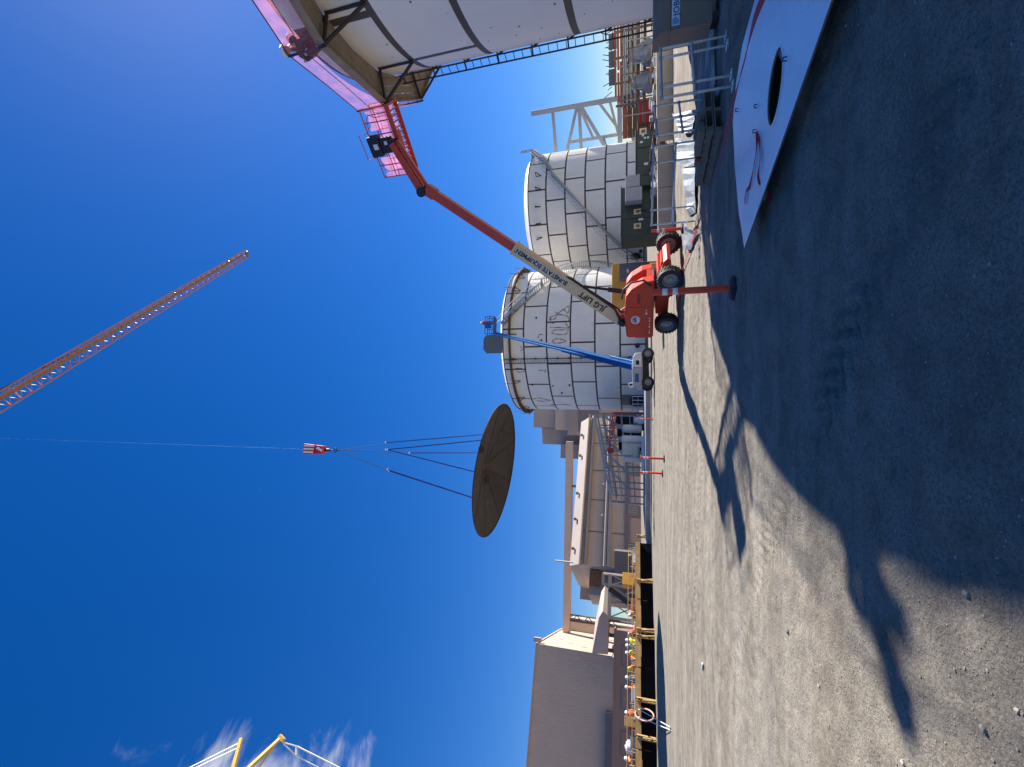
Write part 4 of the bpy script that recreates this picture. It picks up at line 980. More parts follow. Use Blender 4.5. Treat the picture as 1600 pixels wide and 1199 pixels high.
# slings
SL = [((603, 692), (748, 672)), ((603, 703), (743, 684)), ((640, 708), (739, 701)), ((606, 703), (735, 737)), ((606, 734), (738, 779)), ((608, 736), (741, 782))]
sl = thing('lifting_sling', 'set of dark blue lifting slings and thin ropes between hook and hanging roof', 'slings', HK)
for i, (p, q) in enumerate(SL):
    pt = D(*p, 34.6 + 0.2 * (i % 2)); qt = D(*q, (36.5, 33.6, 37.5, 31.8, 33.2, 35.8)[i])
    # foot of each sling: on the roof's upper face
    loc = DF.inverted() @ qt; rr = min(max(math.hypot(loc.x, loc.y), 1.2), 5.0); cc = math.atan2(loc.y, loc.x)
    foot = DF @ Vector((rr * math.cos(cc), rr * math.sin(cc), HC * (1 - rr / DR) + 0.03))
    mid = pt.lerp(foot, 0.5)
    MB().bar(pt, foot, 0.085, 0.04, up=vx).build('sling', M['sling'], sl)
    MB().tube([HK - V(0, 0, 0.02), pt], 0.018, 5).build('rope', M['wire'], sl)
    MB().lathe([(0.05, 0), (0.11, 0.06), (0.05, 0.16)], 10, pt - V(0, 0, 0.05)).build('shackle', M['galv'], sl, True)
    MB().lathe([(0.10, -0.05), (0.10, 0.10), (0.03, 0.16)], 10, foot, nrm).build('lifting_lug', M['galv'], sl, True)

# ================================================================== tower crane: jib overhead, mast behind the yard's left shoulder
JZ = 90.0
tip = Vector((31.0, 81.0, JZ)); root = Vector((-30.0, 6.0, JZ)); jd = (tip - root).normalized(); jl = (tip - root).length; jr = Vector((jd.y, -jd.x, 0))
tc_ = thing('tower_crane', 'orange lattice crane jib crossing the blue sky overhead', 'crane', (root.x, root.y, 0))
def jp(s, a, b): return root + jd * s + jr * a + Vector((0, 0, b))
def jw_(s): return 1.42 - 0.62 * max(0, (s - 20) / (jl - 20))
def jh_(s): return 2.3 - 0.9 * max(0, (s - 20) / (jl - 20))
ns = 64
for a, r in ((-1, 0.10), (1, 0.10), (0, 0.12)):
    mb = MB(); pts = [jp(jl * i / 10, a * jw_(jl * i / 10), 0 if a else jh_(jl * i / 10)) for i in range(11)]
    mb.tube(pts, r, 8); mb.build('chord', M['jib_orange'], tc_, True)
mb = MB()
for i in range(ns):
    s0, s1 = jl * i / ns, jl * (i + 1) / ns; sm = (s0 + s1) / 2
    for a in (-1, 1):
        mb.tube([jp(s0, a * jw_(s0), 0), jp(sm, 0, jh_(sm))], 0.07, 5); mb.tube([jp(sm, 0, jh_(sm)), jp(s1, a * jw_(s1), 0)], 0.07, 5)
    mb.tube([jp(s0, -jw_(s0), 0), jp(s0, jw_(s0), 0)], 0.045, 5); mb.tube([jp(s0, -jw_(s0), 0), jp(s1, jw_(s1), 0)], 0.045, 5)
tag(mb.build('lacing', M['jib_orange'], tc_), kind='stuff')
mb = MB(); mb.bar(jp(4, 0.35, 0.06), jp(jl - 1.5, 0.25, 0.06), 0.5, 0.03); mb.build('jib_walkway', M['jib_grey'], tc_)
mb = MB(); mb.bar(jp(jl - 0.4, -0.7, -0.1), jp(jl - 0.4, 0.7, -0.1), 0.25, 0.5); mb.tube([jp(jl + 0.1, -0.4, 0.25), jp(jl + 0.1, 0.4, 0.25)], 0.45, 14); mb.build('jib_nose', M['jib_grey'], tc_)
for s, l in ((jl * .94, 1.0), (jl * .78, .6), (jl * .42, 1.2), (jl * .47, .8)):
    mb = MB(); mb.bar(jp(s, -0.5, 0.4), jp(s + 0.3, 0.6, 0.2), 0.3, 0.06); mb.build('jib_light', M['galv'], tc_)
mb = MB(); mb.box(-1.1, 1.1, -0.8, 0.8, -0.9, -0.25); 
tro = MB(frame(Vector((JT.x, JT.y, JZ - 0.1)), jd)); tro.box(-1.2, 1.2, -0.9, 0.9, -1.0, -0.3); tro.build('trolley', M['jib_grey'], tc_)
apex = root + V(0, 0, 16)
mb = MB(); mb.tube([jp(jl * 0.60, 0, jh_(jl * .6)), apex], 0.09, 6); mb.tube([jp(jl * 0.28, 0, jh_(jl * .28)), apex], 0.09, 6); mb.build('pendant', M['dark_steel'], tc_)
mb = MB(); back = root - jd * 22
for a in (-1, 1): mb.bar(root + jr * a, back + jr * a, 0.25, 0.3)
mb.bar(root, apex, 1.2, 1.2, w2=0.3, h2=0.3); mb.tube([apex, back], 0.08, 6); mb.build('counter_jib', M['jib_orange'], tc_)
mb = MB(frame(back, jd)); mb.box(-2, 2, -1.2, 1.2, -2.6, 0.3); mb.build('counterweight', M['concrete'], tc_)
mb = MB()
for i in range(30):
    z0, z1 = JZ * i / 30, JZ * (i + 1) / 30
    C = [(1, 1), (1, -1), (-1, -1), (-1, 1)]
    for k in range(4):
        a, c = C[k], C[(k + 1) % 4]
        mb.tube([(root.x + a[0], root.y + a[1], z0), (root.x + a[0], root.y + a[1], z1)], 0.11, 6)
        mb.tube([(root.x + a[0], root.y + a[1], z0), (root.x + c[0], root.y + c[1], z1)], 0.06, 5)
mb.build('mast', M['jib_orange'], tc_)

# ================================================================== yellow crane at the far left
yc = thing('crawler_crane', 'yellow crane mast and boom tops with pendant wires before a white cloud', 'crane', (-62, 40, 0))
def sk(x, y, d): return D(x, y, d)
m1a, m1b = sk(377, 1154, 62), sk(330, 1330, 60)
m2a, m2b = sk(440, 1152, 64), sk(250, 1330, 60)
mb = MB(); mb.bar(m1a, m1b, 0.36, 0.34, w2=0.6, h2=0.55); mb.build('mast', M['crane_yellow'], yc)
mb = MB(); mb.bar(m2a, m2b, 0.34, 0.32, w2=0.5, h2=0.45); mb.build('boom', M['crane_yellow'], yc)
mb = MB(); mb.bar(sk(432, 1162, 64), sk(330, 1300, 61), 0.16, 0.15); mb.build('jib_strut', M['crane_yellow'], yc)
mb = MB(); mb.bar(sk(437, 1150, 64), sk(443, 1157, 64), 0.5, 0.4); mb.build('boom_head', M['crane_yellow'], yc)
mb = MB(); mb.tube([sk(372, 1162, 62), sk(290, 1203, 60), sk(150, 1275, 58)], 0.07, 5); mb.tube([sk(374, 1168, 62), sk(300, 1203, 60), sk(170, 1270, 58)], 0.07, 5)
mb.tube([sk(441, 1160, 64), sk(465, 1167, 66), sk(560, 1215, 70), sk(760, 1330, 76)], 0.09, 5); mb.tube([sk(443, 1163, 64), sk(464, 1182, 66), sk(520, 1212, 69), sk(700, 1330, 75)], 0.07, 5)
mb.tube([sk(463, 1166, 66), sk(463, 1181, 66)], 0.12, 5)
mb.build('pendant_wire', M['white'], yc)
mb = MB(); gl = Vector((-62, 40, 0)); mb.bar(m1b, gl + V(1, 0, 2), 0.8, 0.8); mb.bar(m2b, gl + V(-1, 0, 2), 0.7, 0.7); mb.build('lower_mast', M['crane_yellow'], yc)
mb = MB(frame(gl, (0.8, 0.6, 0))); mb.box(-4, 4, -3, -1.8, 0, 1.4); mb.box(-4, 4, 1.8, 3, 0, 1.4); mb.box(-3.5, 3, -1.6, 1.6, 1.1, 3.6); mb.build('crawler_base', M['crane_yellow'], yc)

# ================================================================== loose work beside the near tank
# roof plate with manhole, lying on blocks in the shade
rp = thing('roof_plate', 'white roof plate with an oval manhole lying on blocks in the shade', 'steel plate', (3.4, 5.0, 0.0))
ZT = 0.20
ring = [G(1163, 388, ZT), G(1300, -2, ZT), Vector((4.6, 1.9, ZT)), Vector((6.6, 3.3, ZT)), G(1183, -14, ZT), G(1160, 70, ZT), G(1150, 130, ZT), G(1145, 190, ZT), G(1148, 260, ZT), G(1154, 330, ZT)]
hc = G(1211, 137, ZT); HR = 0.315
HA = Vector((0.93, -0.36, 0)).normalized(); HB = Vector((0.36, 0.93, 0)).normalized()
cx0 = sum((p for p in ring), Vector()) / len(ring)
me = bpy.data.meshes.new('plate'); bm = bmesh.new()
def loop(pts, z): return [bm.verts.new((p.x - 3.4, p.y - 5.0, z)) for p in pts]
hole = [hc + HA * (0.33 * math.cos(t)) + HB * (0.225 * math.sin(t)) for t in np.linspace(0, 2 * PI, 41)[:-1]]
for z, fl in ((ZT, 0), (ZT - 0.016, 1)):
    o, h = loop(ring, z), loop(hole, z)
    es = [bm.edges.new((l[i], l[(i + 1) % len(l)])) for l in (o, h) for i in range(len(l))]
    r = bmesh.ops.triangle_fill(bm, use_beauty=True, edges=es)
    if fl == 0: ot, ht = o, h
    else:
        for t_, b_ in ((ot, o), (ht, h)):
            for i in range(len(t_)):
                f = bm.faces.new((t_[i], t_[(i + 1) % len(t_)], b_[(i + 1) % len(t_)], b_[i])); f.material_index = 1
bmesh.ops.recalc_face_normals(bm, faces=bm.faces); bm.to_mesh(me); bm.free()
me.materials.append(M['plate_white']); me.materials.append(M['plate_edge'])
po = bpy.data.objects.new('plate', me); COL.objects.link(po); po.parent = rp; ORG[po.name] = Vector((3.4, 5.0, 0))
mb = MB(); mb.tube([hc + HA * (0.337 * math.cos(t)) + HB * (0.232 * math.sin(t)) + V(0, 0, 0.002) for t in np.linspace(0, 2 * PI, 41)[:-1]], 0.008, 6, True); mb.build('manhole_edge', M['reflect'], rp)
for (x, y) in ((1153, 172), (1183, 166), (1229, 92), (1181, 205)):
    p = G(x, y, ZT); mb = MB(); mb.tube([p + V(-0.018, 0, 0), p + V(-0.018, 0, 0.03), p + V(0.018, 0, 0.03), p + V(0.018, 0, 0)], 0.006, 6); mb.build('lifting_eye', M['dark_steel'], rp)
for p in ((2.45, 5.85), (3.1, 4.6), (3.3, 5.9), (4.5, 4.6), (4.8, 2.7)):
    z = gz(*p); mb = MB(frame((p[0], p[1], z), (0.8, 0.6, 0))); mb.box(-0.3, 0.3, -0.06, 0.06, -0.05, ZT - 0.02 - z); mb.build('timber_block', M['wood'], rp)
# bearers under the plate's near edge, as its dark rim
def band(name, label, cat, pts, wd, mt, group=None):
    mb = MB(); pts = [Vector(p) for p in pts]
    sm = []
    for i in range(len(pts) - 1):
        p0, p1, p2, p3 = pts[max(i - 1, 0)], pts[i], pts[i + 1], pts[min(i + 2, len(pts) - 1)]
        for k in range(7):
            f = k / 7; sm.append(0.5 * ((2 * p1) + (p2 - p0) * f + (2 * p0 - 5 * p1 + 4 * p2 - p3) * f * f + (3 * p1 - p0 - 3 * p2 + p3) * f ** 3))
    sm.append(pts[-1])
    vs, fs = [], []
    for i, p in enumerate(sm):
        d = (sm[min(i + 1, len(sm) - 1)] - sm[max(i - 1, 0)]).normalized(); n = d.cross(V(0, 0, 1)).normalized(); tw = 0.45 * math.sin(i * 0.35)
        s = n * (math.cos(tw) * wd / 2) + V(0, 0, math.sin(tw) * wd / 2 * 0.7); up = V(0, 0, 0.006)
        vs += [p - s, p + s, p + s + up, p - s + up]
    for i in range(len(sm) - 1):
        for k in range(4): fs.append((i * 4 + k, i * 4 + (k + 1) % 4, i * 4 + 4 + (k + 1) % 4, i * 4 + 4 + k))
    mb.add(vs, fs); o = mb.build(name, mt); return tag(o, label, cat, group)
band('strap', 'dark red strap pulled tight across the yard from the white plate to the boom lift', 'strap',
     [G(1206, -30, .70), G(1180, 30, .66), G(1160, 110, .58), G(1143, 175, .50), G(1122, 260, .36), G(1100, 325, .2), G(1080, 383, .06), G(1063, 432, .03)], 0.055, M['strap'])
band('strap', 'short red webbing strap looped at the end of the manhole in the white plate', 'strap',
     [G(1182, 206, .22), G(1183, 225, .212), G(1179, 255, .212), G(1172, 290, .212), G(1166, 300, .212), G(1164, 319, .212)], 0.032, M['strap'])
band('strap', 'red webbing strap trailing off the edge of the white plate to the dirt', 'strap',
     [G(1183, 207, .225), G(1187, 222, .212), G(1188, 250, .212), G(1185, 275, .212), G(1189, 291, .19), G(1198, 302, .09), G(1208, 313, .04)], 0.032, M['strap'])

# posts
def delineator(label, p, h, r, black_base=True, group=None):
    z = gz(p[0], p[1]); t = thing('delineator_post', label, 'post', (p[0], p[1], z), group); o = Vector((p[0], p[1], z))
    mb = MB(); mb.lathe([(r * 1.08, 0.05), (r, 0.09), (r, h - 0.10), (r * .97, h - 0.09), (r * .97, h - 0.03), (r * .9, h), (.005, h)], 24, o); mb.build('tube', M['orange_post'], t, True)
    for z0, z1 in ((h - 0.24, h - 0.16), (h - 0.40, h - 0.32)):
        mb = MB(); mb.lathe([(r * 1.01, z0), (r * 1.02, z0 + .003), (r * 1.02, z1 - .003), (r * 1.01, z1)], 24, o); mb.build('reflective_band', M['reflect'], t, True)
    if black_base:
        mb = MB(); mb.lathe([(r * 3.6, -0.02), (r * 3.6, 0.03), (r * 3.2, 0.05), (r * 1.3, 0.065), (.01, 0.065)], 8, o); mb.build('rubber_base', M['black'], t)
    return t
delineator('tall orange post with two white bands on an octagonal black base in the foreground', (1.52, 7.54), 1.24, 0.055)
delineator('orange post behind the galvanised rails, close to the boom lift front wheel', (5.12, 15.15), 0.98, 0.05, True)
delineator('orange post with black base in the open yard, nearer the boom lift', tuple(G(1038, 717).xy), 1.22, 0.06)
delineator('orange post with black base in the open yard, nearer the formwork', tuple(G(1035.5, 740).xy), 1.22, 0.06)
delineator('thin orange post at the far edge of the yard before the rust-marked tank', tuple(G(1020, 655).xy), 1.2, 0.05)

# galvanised guard-rail frames
def guard(label, p, q, n, h=1.08, ext=0.0):
    p, q = Vector((*p, gz(*p))), Vector((*q, gz(*q))); t = thing('guard_rail', label, 'guard rail', p)
    up = V(0, 0, 1)
    for z, nm in ((h, 'top_rail'), (h * 0.52, 'mid_rail')):
        mb = MB(); mb.tube([p + up * z - (q - p).normalized() * 0.03, q + up * z + (q - p).normalized() * 0.03], 0.024, 10); mb.build(nm, M['galv'], t, True)
    for i in range(n):
        f = i / (n - 1); f = f if n < 4 else (0, 0.2, 0.8, 1)[i]
        o = p.lerp(q, f); mb = MB(); mb.tube([o + up * 0.0, o + up * h], 0.022, 10); ps = mb.build('post', M['galv'], t, True)
        mb = MB(); mb.box(o.x - .07, o.x + .07, o.y - .07, o.y + .07, o.z - .01, o.z + 0.014); mb.build('base_plate', M['galv'], ps)
        mb = MB(); mb.lathe([(.034, h - .03), (.034, h + .03), (.01, h + .034)], 10, o); mb.lathe([(.034, h * .52 - .03), (.034, h * .52 + .03)], 10, o); mb.build('rail_fitting', M['galv_dull'], ps)
    return t
guard('galvanised pipe guard rail before the green transformers', (5.85, 11.15), (4.2, 11.95), 4)
guard('galvanised pipe guard rail in the shade beside the brown tool chest', (6.05, 8.2), (4.75, 7.55), 4)
guard('galvanised pipe guard rail in the shade behind the stack of pallets', (6.35, 10.35), (5.35, 9.75), 3)

# concrete kerb wall in three lengths behind them
Wp = [Vector((6.0, 17.75, 0)), Vector((9.6, 18.3, 0)), Vector((10.0, 18.4, 0)), Vector((14.9, 19.3, 0))]
for (p, q), lb in (((Wp[0], Wp[1]), 'low concrete wall in front of the green transformers'), ((Wp[2], Wp[3]), 'low concrete wall running back to the foot of the near tank')):
    d = (q - p).normalized(); L = (q - p).length; t = thing('concrete_wall', lb, 'wall', p); Fm = frame(p, d)
    n = max(int(L / 1.8), 1)
    for i in range(n):
        mb = MB(Fm); mb.box(L * i / n + 0.008, L * (i + 1) / n - 0.008, 0, 0.28, -0.15, 0.63); mb.build('wall_block', M['concrete'], t, bevel=0.02)
# green transformers behind the wall
def cabinet(label, o, ex, wd, dp, h, splits, signs, mt='green'):
    t = thing('transformer', label, 'transformer', o); Fm = frame(o, ex)
    mb = MB(Fm); mb.box(-0.12, wd + 0.12, -0.12, dp + 0.12, -0.1, 0.14); mb.build('pad', M['concrete'], t)
    prev = 0
    for i, sx in enumerate(list(splits) + [wd]):
        mb = MB(Fm); mb.box(prev + 0.008, sx - 0.008, 0, dp, 0.14, h); c = mb.build('cabinet', M[mt], t, bevel=0.025)
        prev = sx
    mb = MB(Fm); mb.box(-0.04, wd + 0.04, -0.05, dp + 0.04, h, h + 0.05); mb.build('lid', M[mt], t, bevel=0.015)
    for (sx, sz, ww, hh, mm) in signs:
        mb = MB(Fm); mb.box(sx, sx + ww, -0.012, -0.002, sz, sz + hh); sg = mb.build('sign', M[mm], t)
        if mm == 'sign_cream': MB(Fm).box(sx + ww * .25, sx + ww * .75, -0.016, -0.0125, sz + hh * .2, sz + hh * .7).build('sign_print', M['wood_brown'], sg)
    mb = MB(Fm); mb.tube([(wd * .48, -0.03, h * .45), (wd * .48, -0.03, h * .6)], 0.02, 6); mb.build('handle', M['black_plain'], t)
    return t, Fm
o1 = A(1003, 366, 22.0); o1.z = 0
t1, Fm = cabinet('tall dark green transformer with two cream signs and grey boxes on its side', o1, (1, 0.12, 0), 2.55, 1.6, 2.12, (0.85,), ((0.3, 1.2, .28, .34, 'sign_cream'), (1.05, 1.2, .28, .34, 'sign_cream'), (0.72, 1.1, .1, .22, 'white')))
mb = MB(Fm); mb.box(1.55, 2.25, -0.45, -0.02, 1.15, 1.95); mb.build('junction_box', M['grey_box'], t1, bevel=0.02)
mb = MB(Fm); mb.box(2.29, 2.9, -0.42, -0.02, 1.25, 1.95); mb.build('junction_box', M['grey_box'], t1, bevel=0.02)
mb = MB(Fm); mb.box(2.35, 2.85, -0.3, -0.02, 0.0, 1.24); mb.build('conduit_cover', M['green'], t1)
o2 = A(1003, 275, 22.5); o2.z = 0
cabinet('low dark green transformer nearest the brown scrap pile', o2, (1, 0.10, 0), 2.45, 1.5, 1.42, (1.5,), ((2.2, 0.92, .34, .34, 'sign_cream'), (0.55, 0.85, .12, .2, 'white'), (1.75, 1.1, .1, .14, 'white'), (1.95, 0.8, .1, .1, 'white'), (1.95, .95, .1, .1, 'white'), (2.1, 1.05, .1, .1, 'white')))
# yellow power unit with grey switchboard behind the red lift
o3 = A(1000, 470, 25.0); o3.z = 0
gen = thing('power_unit', 'yellow machine housing standing behind the red boom lift', 'generator', o3); Fm = frame(o3, (1, 0.1, 0))
MB(Fm).box(0, 2.25, 0, 1.7, 0.3, 2.75).build('housing', M['yellow'], gen, bevel=0.05)
MB(Fm).box(0.1, 2.15, 0.1, 1.6, -0.05, 0.3).build('skid', M['dark_steel'], gen)
MB(Fm).box(0.25, 0.95, -0.02, 0.0, 0.6, 2.3).build('door', M['yellow'], gen)
mb = MB(Fm); mb.tube([(1.25, -0.1, 1.85), (1.25, -0.1, 2.1), (1.5, -0.1, 2.05), (1.4, -0.1, 1.75)], 0.04, 6); mb.build('pipe_fitting', M['dark_steel'], gen)
o4 = A(1000, 434, 23.6); o4.z = 0
sw = thing('switch_cabinet', 'grey electrical cabinet on legs in front of the yellow machine', 'cabinet', o4); Fm = frame(o4, (1, 0.1, 0))
MB(Fm).box(0, 0.85, 0, 0.5, 0.75, 2.3).build('body', M['grey_dark'], sw, bevel=0.02)
MB(Fm).box(0.05, 0.8, -0.02, -0.002, 0.8, 2.25).build('door', M['grey_dark'], sw)
MB(Fm).box(0.3, 0.5, -0.026, -0.0205, 1.8, 1.9).build('sign', M['white'], sw)
for x in (0.06, 0.79):
    MB(Fm).bar((x, 0.25, -0.05), (x, 0.25, 0.75), 0.06).build('leg', M['galv_dull'], sw)

# brown tool chest with its name plate
o5 = Vector((6.78, 8.75, gz(6.8, 8.7))); jb = thing('tool_chest', 'brown steel tool chest with blue and white JOBOX plate in the shade', 'tool chest', o5); Fm = frame(o5, (1, -0.25, 0))
MB(Fm).box(0, 1.6, 0, 0.8, 0.12, 0.86).build('body', M['job_brown'], jb, bevel=0.015)
MB(Fm).prism([(0, .86), (0.0, 1.02), (0.25, 1.16), (0.82, 1.16), (0.82, .86)], (0, -0.01, 0), (0, 1, 0), (0, 0, 1), (1, 0, 0), 1.6).build('lid', M['job_brown'], jb, bevel=0.01)
for x in (0.12, 1.48): MB(Fm).box(x - .06, x + .06, 0.05, 0.75, 0, 0.12).build('skid', M['black_plain'], jb)
pl8 = MB(Fm).box(0.06, 0.80, -0.008, -0.001, 0.70, 0.84).build('name_plate', M['white'], jb)
MB(Fm).prism([(0.08, .71), (0.08, .83), (0.17, .83), (0.21, .77), (0.15, .71)], (0, -0.010, 0), (1, 0, 0), (0, 0, 1), (0, 1, 0), 0.0015).build('logo', M['blue_light'], pl8)
text_part('JOBOX', 0.14, Fm @ Vector((0.22, -0.012, 0.715)), Fm.to_3x3() @ V(1, 0, 0), (0, 0, 1), M['blue'], pl8, 'lettering', 0.001, 0.003)

# stack of two grey pallets with dunnage
pz = gz(4.6, 9.5); pd = (G(1107, 300) - G(1130, 200)); pd.z = 0; pd.normalize()
for lev, lb in ((0, 'weathered wooden pallet at the bottom of the stack beside the red strap'), (1, 'weathered wooden pallet on top of the stack beside the red strap')):
    o = Vector((4.62, 8.55, pz + lev * 0.15)); t = thing('pallet', lb, 'pallet', o); Fm = frame(o, pd, None) if lev == 0 else frame(o + V(0.05, 0.04, 0), pd)
    for i in range(3): MB(Fm).box(0, 1.45, -1.0 + i * 0.46, -0.92 + i * 0.46, 0.0, 0.10).build('stringer', M['wood'], t)
    for i in range(9): MB(Fm).box(0.0 + i * 0.163, 0.12 + i * 0.163, -1.03, 0.03, 0.102, 0.122 + 0.004 * (i % 2)).build('deck_board', M['wood'], t)
    for i in range(3): MB(Fm).box(0.02 + i * 0.65, 0.12 + i * 0.65, -1.02, 0.02, -0.018, -0.001).build('bottom_board', M['wood'], t)
Fm = frame((4.62, 8.55, pz + 0.285), pd)
for i, (x0, x1, y0, hh) in enumerate(((0.0, .62, -0.04, .12), (0.05, .55, -0.2, .1), (-0.05, .5, -0.34, .14))):
    o = MB(Fm).box(x0, x1, y0 - 0.11, y0, 0, hh).build('timber_offcut', M['wood'], None, bevel=0.008); tag(o, ('short timber offcut on the pallets, nearest the white plate', 'short timber offcut on the pallets, middle of three', 'thickest short timber offcut on the pallets, farthest from the white plate')[i], 'timber', 'timber offcuts on the pallets')
o = MB(Fm).lathe([(0.055, 0), (0.06, 0.07), (0.03, 0.09), (0.005, 0.09)], 16, (0.72, -0.08, -0.002)).build('cap', M['red'], None, True); tag(o, 'small round red cap lying on the pallet stack', 'cap')

# galvanised sheet offcuts between the rails and pallets
def sheet(label, c4, hts, seed, mt='sheet', name='sheet_metal', nu=9, nw=5):      # a crumpled sheet between four corners on the dirt
    r = random.Random(seed); cs = [Vector((p.x, p.y, gz(p.x, p.y) + 0.02 + h)) for p, h in zip(c4, hts)]
    rid = [r.uniform(-.07, .09) for _ in range(nu)]; vs, fs = [], []; mb = MB()
    for th in (0, 1):
        for i in range(nu):
            for j in range(nw):
                f, g = i / (nu - 1), j / (nw - 1)
                p = cs[0].lerp(cs[1], f).lerp(cs[3].lerp(cs[2], f), g)
                e = math.sin(PI * g) * rid[i] + r.uniform(-.012, .012) + 0.05 * math.sin(PI * g)
                vs.append(p + V(r.uniform(-.02, .02), r.uniform(-.02, .02), max(e, -.01)) if th == 0 else vs[i * nw + j] + V(0.004, 0.002, 0.006))
    n = nu * nw
    for i in range(nu - 1):
        for j in range(nw - 1):
            a = i * nw + j; q = (a, a + 1, a + nw + 1, a + nw); fs += [q, tuple(n + k for k in reversed(q))]
    for i in range(nu - 1):
        for j in (0, nw - 1): a = i * nw + j; fs.append((a, a + nw, a + nw + n, a + n))
    for j in range(nw - 1):
        for i in (0, nu - 1): a = i * nw + j; fs.append((a, a + 1, a + 1 + n, a + n))
    mb.add(vs, fs); return tag(mb.build(name, M[mt]), label, 'sheet metal')
sheet('long crumpled galvanised sheet behind the guard rail, nearest the orange post', (G(1072, 262), G(1078, 338), G(1090, 332), G(1092, 262)), (.12, .02, .02, .05), 3)
sheet('crumpled galvanised sheet behind the guard rail, farther from the orange post', (G(1068, 214), G(1070, 258), G(1088, 260), G(1091, 216)), (.22, .18, .03, .05), 4)
sheet('folded galvanised duct piece on the dirt between pallets and concrete wall', (G(1067, 176), G(1070, 206), G(1084, 208), G(1090, 172)), (.30, .15, .02, .04), 5)
sheet('bent grey steel bracket on the sunlit dirt beside the red strap', (G(1072, 388), G(1082, 350), G(1094, 362), G(1082, 390)), (.03, .22, .02, .02), 6, 'sheet', 'steel_bracket', 6, 4)
sheet('narrow grey steel strip leaning by the sheet offcuts', (G(1070, 369), G(1087, 341), G(1091, 343), G(1075, 373)), (.05, .22, .2, .03), 7, 'grey_box', 'steel_strip', 5, 2)
sheet('flat pale sheet of metal on shaded dirt near the guard rail post', (G(1116, 140), G(1113, 166), G(1120, 167), G(1127, 141)), (.01, .01, .01, .01), 8, 'grey_box', 'sheet_metal', 4, 3)
# steel channels on the ground in the shade
def channel(label, p, q, wd, h):
    p.z = max(gz(p.x, p.y), 0) + 0.03; q.z = max(gz(q.x, q.y), 0) + 0.03; d = (q - p).normalized(); Fm = frame(p, d); L = (q - p).length
    mb = MB(Fm); mb.box(0, L, 0, wd, 0, 0.02); mb.box(0, L, 0, 0.015, 0.02, h); mb.box(0, L, wd - 0.015, wd, 0.02, h)
    return tag(mb.build('steel_channel', M['steel_blue']), label, 'steel channel')
channel('long bluish steel channel lying in the shade behind the guard rail', G(1106, 172), G(1122, 12), 0.16, 0.09)
channel('second bluish steel channel lying in the shade toward the pallets', G(1097, 176), G(1104, 80), 0.12, 0.07)
channel('wide pale steel channel lying in the shade nearest the white plate', G(1120, 132), G(1118, 60), 0.2, 0.06)

# dirt bank and scrap beyond the wall
def scrap(n, box, seed):
    r = random.Random(seed); mb = MB()
    for i in range(n):
        x, y = r.uniform(box[0], box[1]), r.uniform(box[2], box[3]); s = r.uniform(0.05, 0.22); a = r.uniform(0, PI)
        Fm = frame((x, y, r.uniform(0, box[4])), (math.cos(a), math.sin(a), 0)); mb.T = Fm; mb.m = r.randrange(4); mb.box(-s, s, -s * .5, s * .5, -s * .3, s * .4)
    return mb
o = scrap(260, (8.5, 16, 19.8, 22.5, 0.75), 5).build('scrap', [M['offwhite'], M['wood_brown'], M['galv_dull'], M['rust']]); tag(o, 'jumble of small scrap and fittings behind the low concrete wall', 'scrap', kind='stuff')
# storage rack with orange beams, brown boards, grey bundles
RK = Vector((15.5, 27.5, 0)); rk = thing('storage_rack', 'brown steel rack of orange beams and boards between truss and near tank', 'rack', RK)
def rkp(x, y, d=29.5): return D(x, y, d)
for i, (y, xt) in enumerate(((40, 962), (82, 958), (122, 960), (158, 962))):
    p = rkp(1012, y); t_ = rkp(xt, y); t_ = Vector((p.x, p.y, t_.z)); MB().bar((p.x, p.y, 0), t_, 0.12).build('rack_post', M['rust_light'], rk)
for xx in (998, 1008):
    p, q = rkp(xx, 30), rkp(xx, 190); q.z = p.z; MB().bar(p, q, 0.14, 0.16).build('rack_beam', M['rust_light'], rk)
for i, (xx, ya, yb) in enumerate(((960, 30, 74), (961, 78, 152), (965, 26, 110), (966, 114, 160), (970, 40, 92), (970, 97, 166))):
    p, q = rkp(xx, ya, 30.2 + .3 * (i % 3)), rkp(xx, yb, 30.6 - .2 * (i % 2)); q.z = p.z; MB().bar(p, q, 0.24, 0.11).build('orange_beam', M['wood_orange'], rk)
for i, y in enumerate((34, 58, 70, 96, 110, 136, 150, 176)):
    p = rkp(1012, y, 28.6); t_ = rkp(966 + 6 * (i % 3), y, 28.6).z; MB().tube([(p.x, p.y, 0), (p.x, p.y, t_)], 0.03, 6).build('scaffold_tube', M['galv_dull'] if i % 2 else M['rust_light'], rk)
for i, (xx, ya, yb) in enumerate(((976, 34, 150), (986, 58, 176), (1003, 34, 110), (980, 96, 176))):
    p, q = rkp(xx, ya, 28.6), rkp(xx + (i % 2) * 12, yb, 28.6); MB().tube([p, q], 0.03, 6).build('scaffold_tube', M['rust_light'] if i % 2 else M['galv_dull'], rk)
for i in range(3):
    p, q = rkp(957, 52 + i * 28, 31), rkp(957, 78 + i * 28, 31); q.z = p.z; MB().bar(p, q, 0.5, 0.42).build('board_bundle', M['grey_dark'], rk)
for i in range(8):
    p, q = rkp(972 + i * 3.4, 32, 31.2), rkp(972 + i * 3.4, 168, 31.2); q.z = p.z; MB().bar(p, q, 0.28, 0.1).build('stacked_pipe', M['dark_steel'] if i % 2 else M['galv_dull'], rk)
mb = MB()
for i in range(14):
    y = 40 + i * 8; p = rkp(956, y, 31); mb.tube([p, p + V(random.uniform(-.3, .3), 0, random.uniform(0.2, 0.6))], 0.02, 5)
tag(mb.build('wire_ends', M['dark_steel'], rk), kind='stuff')
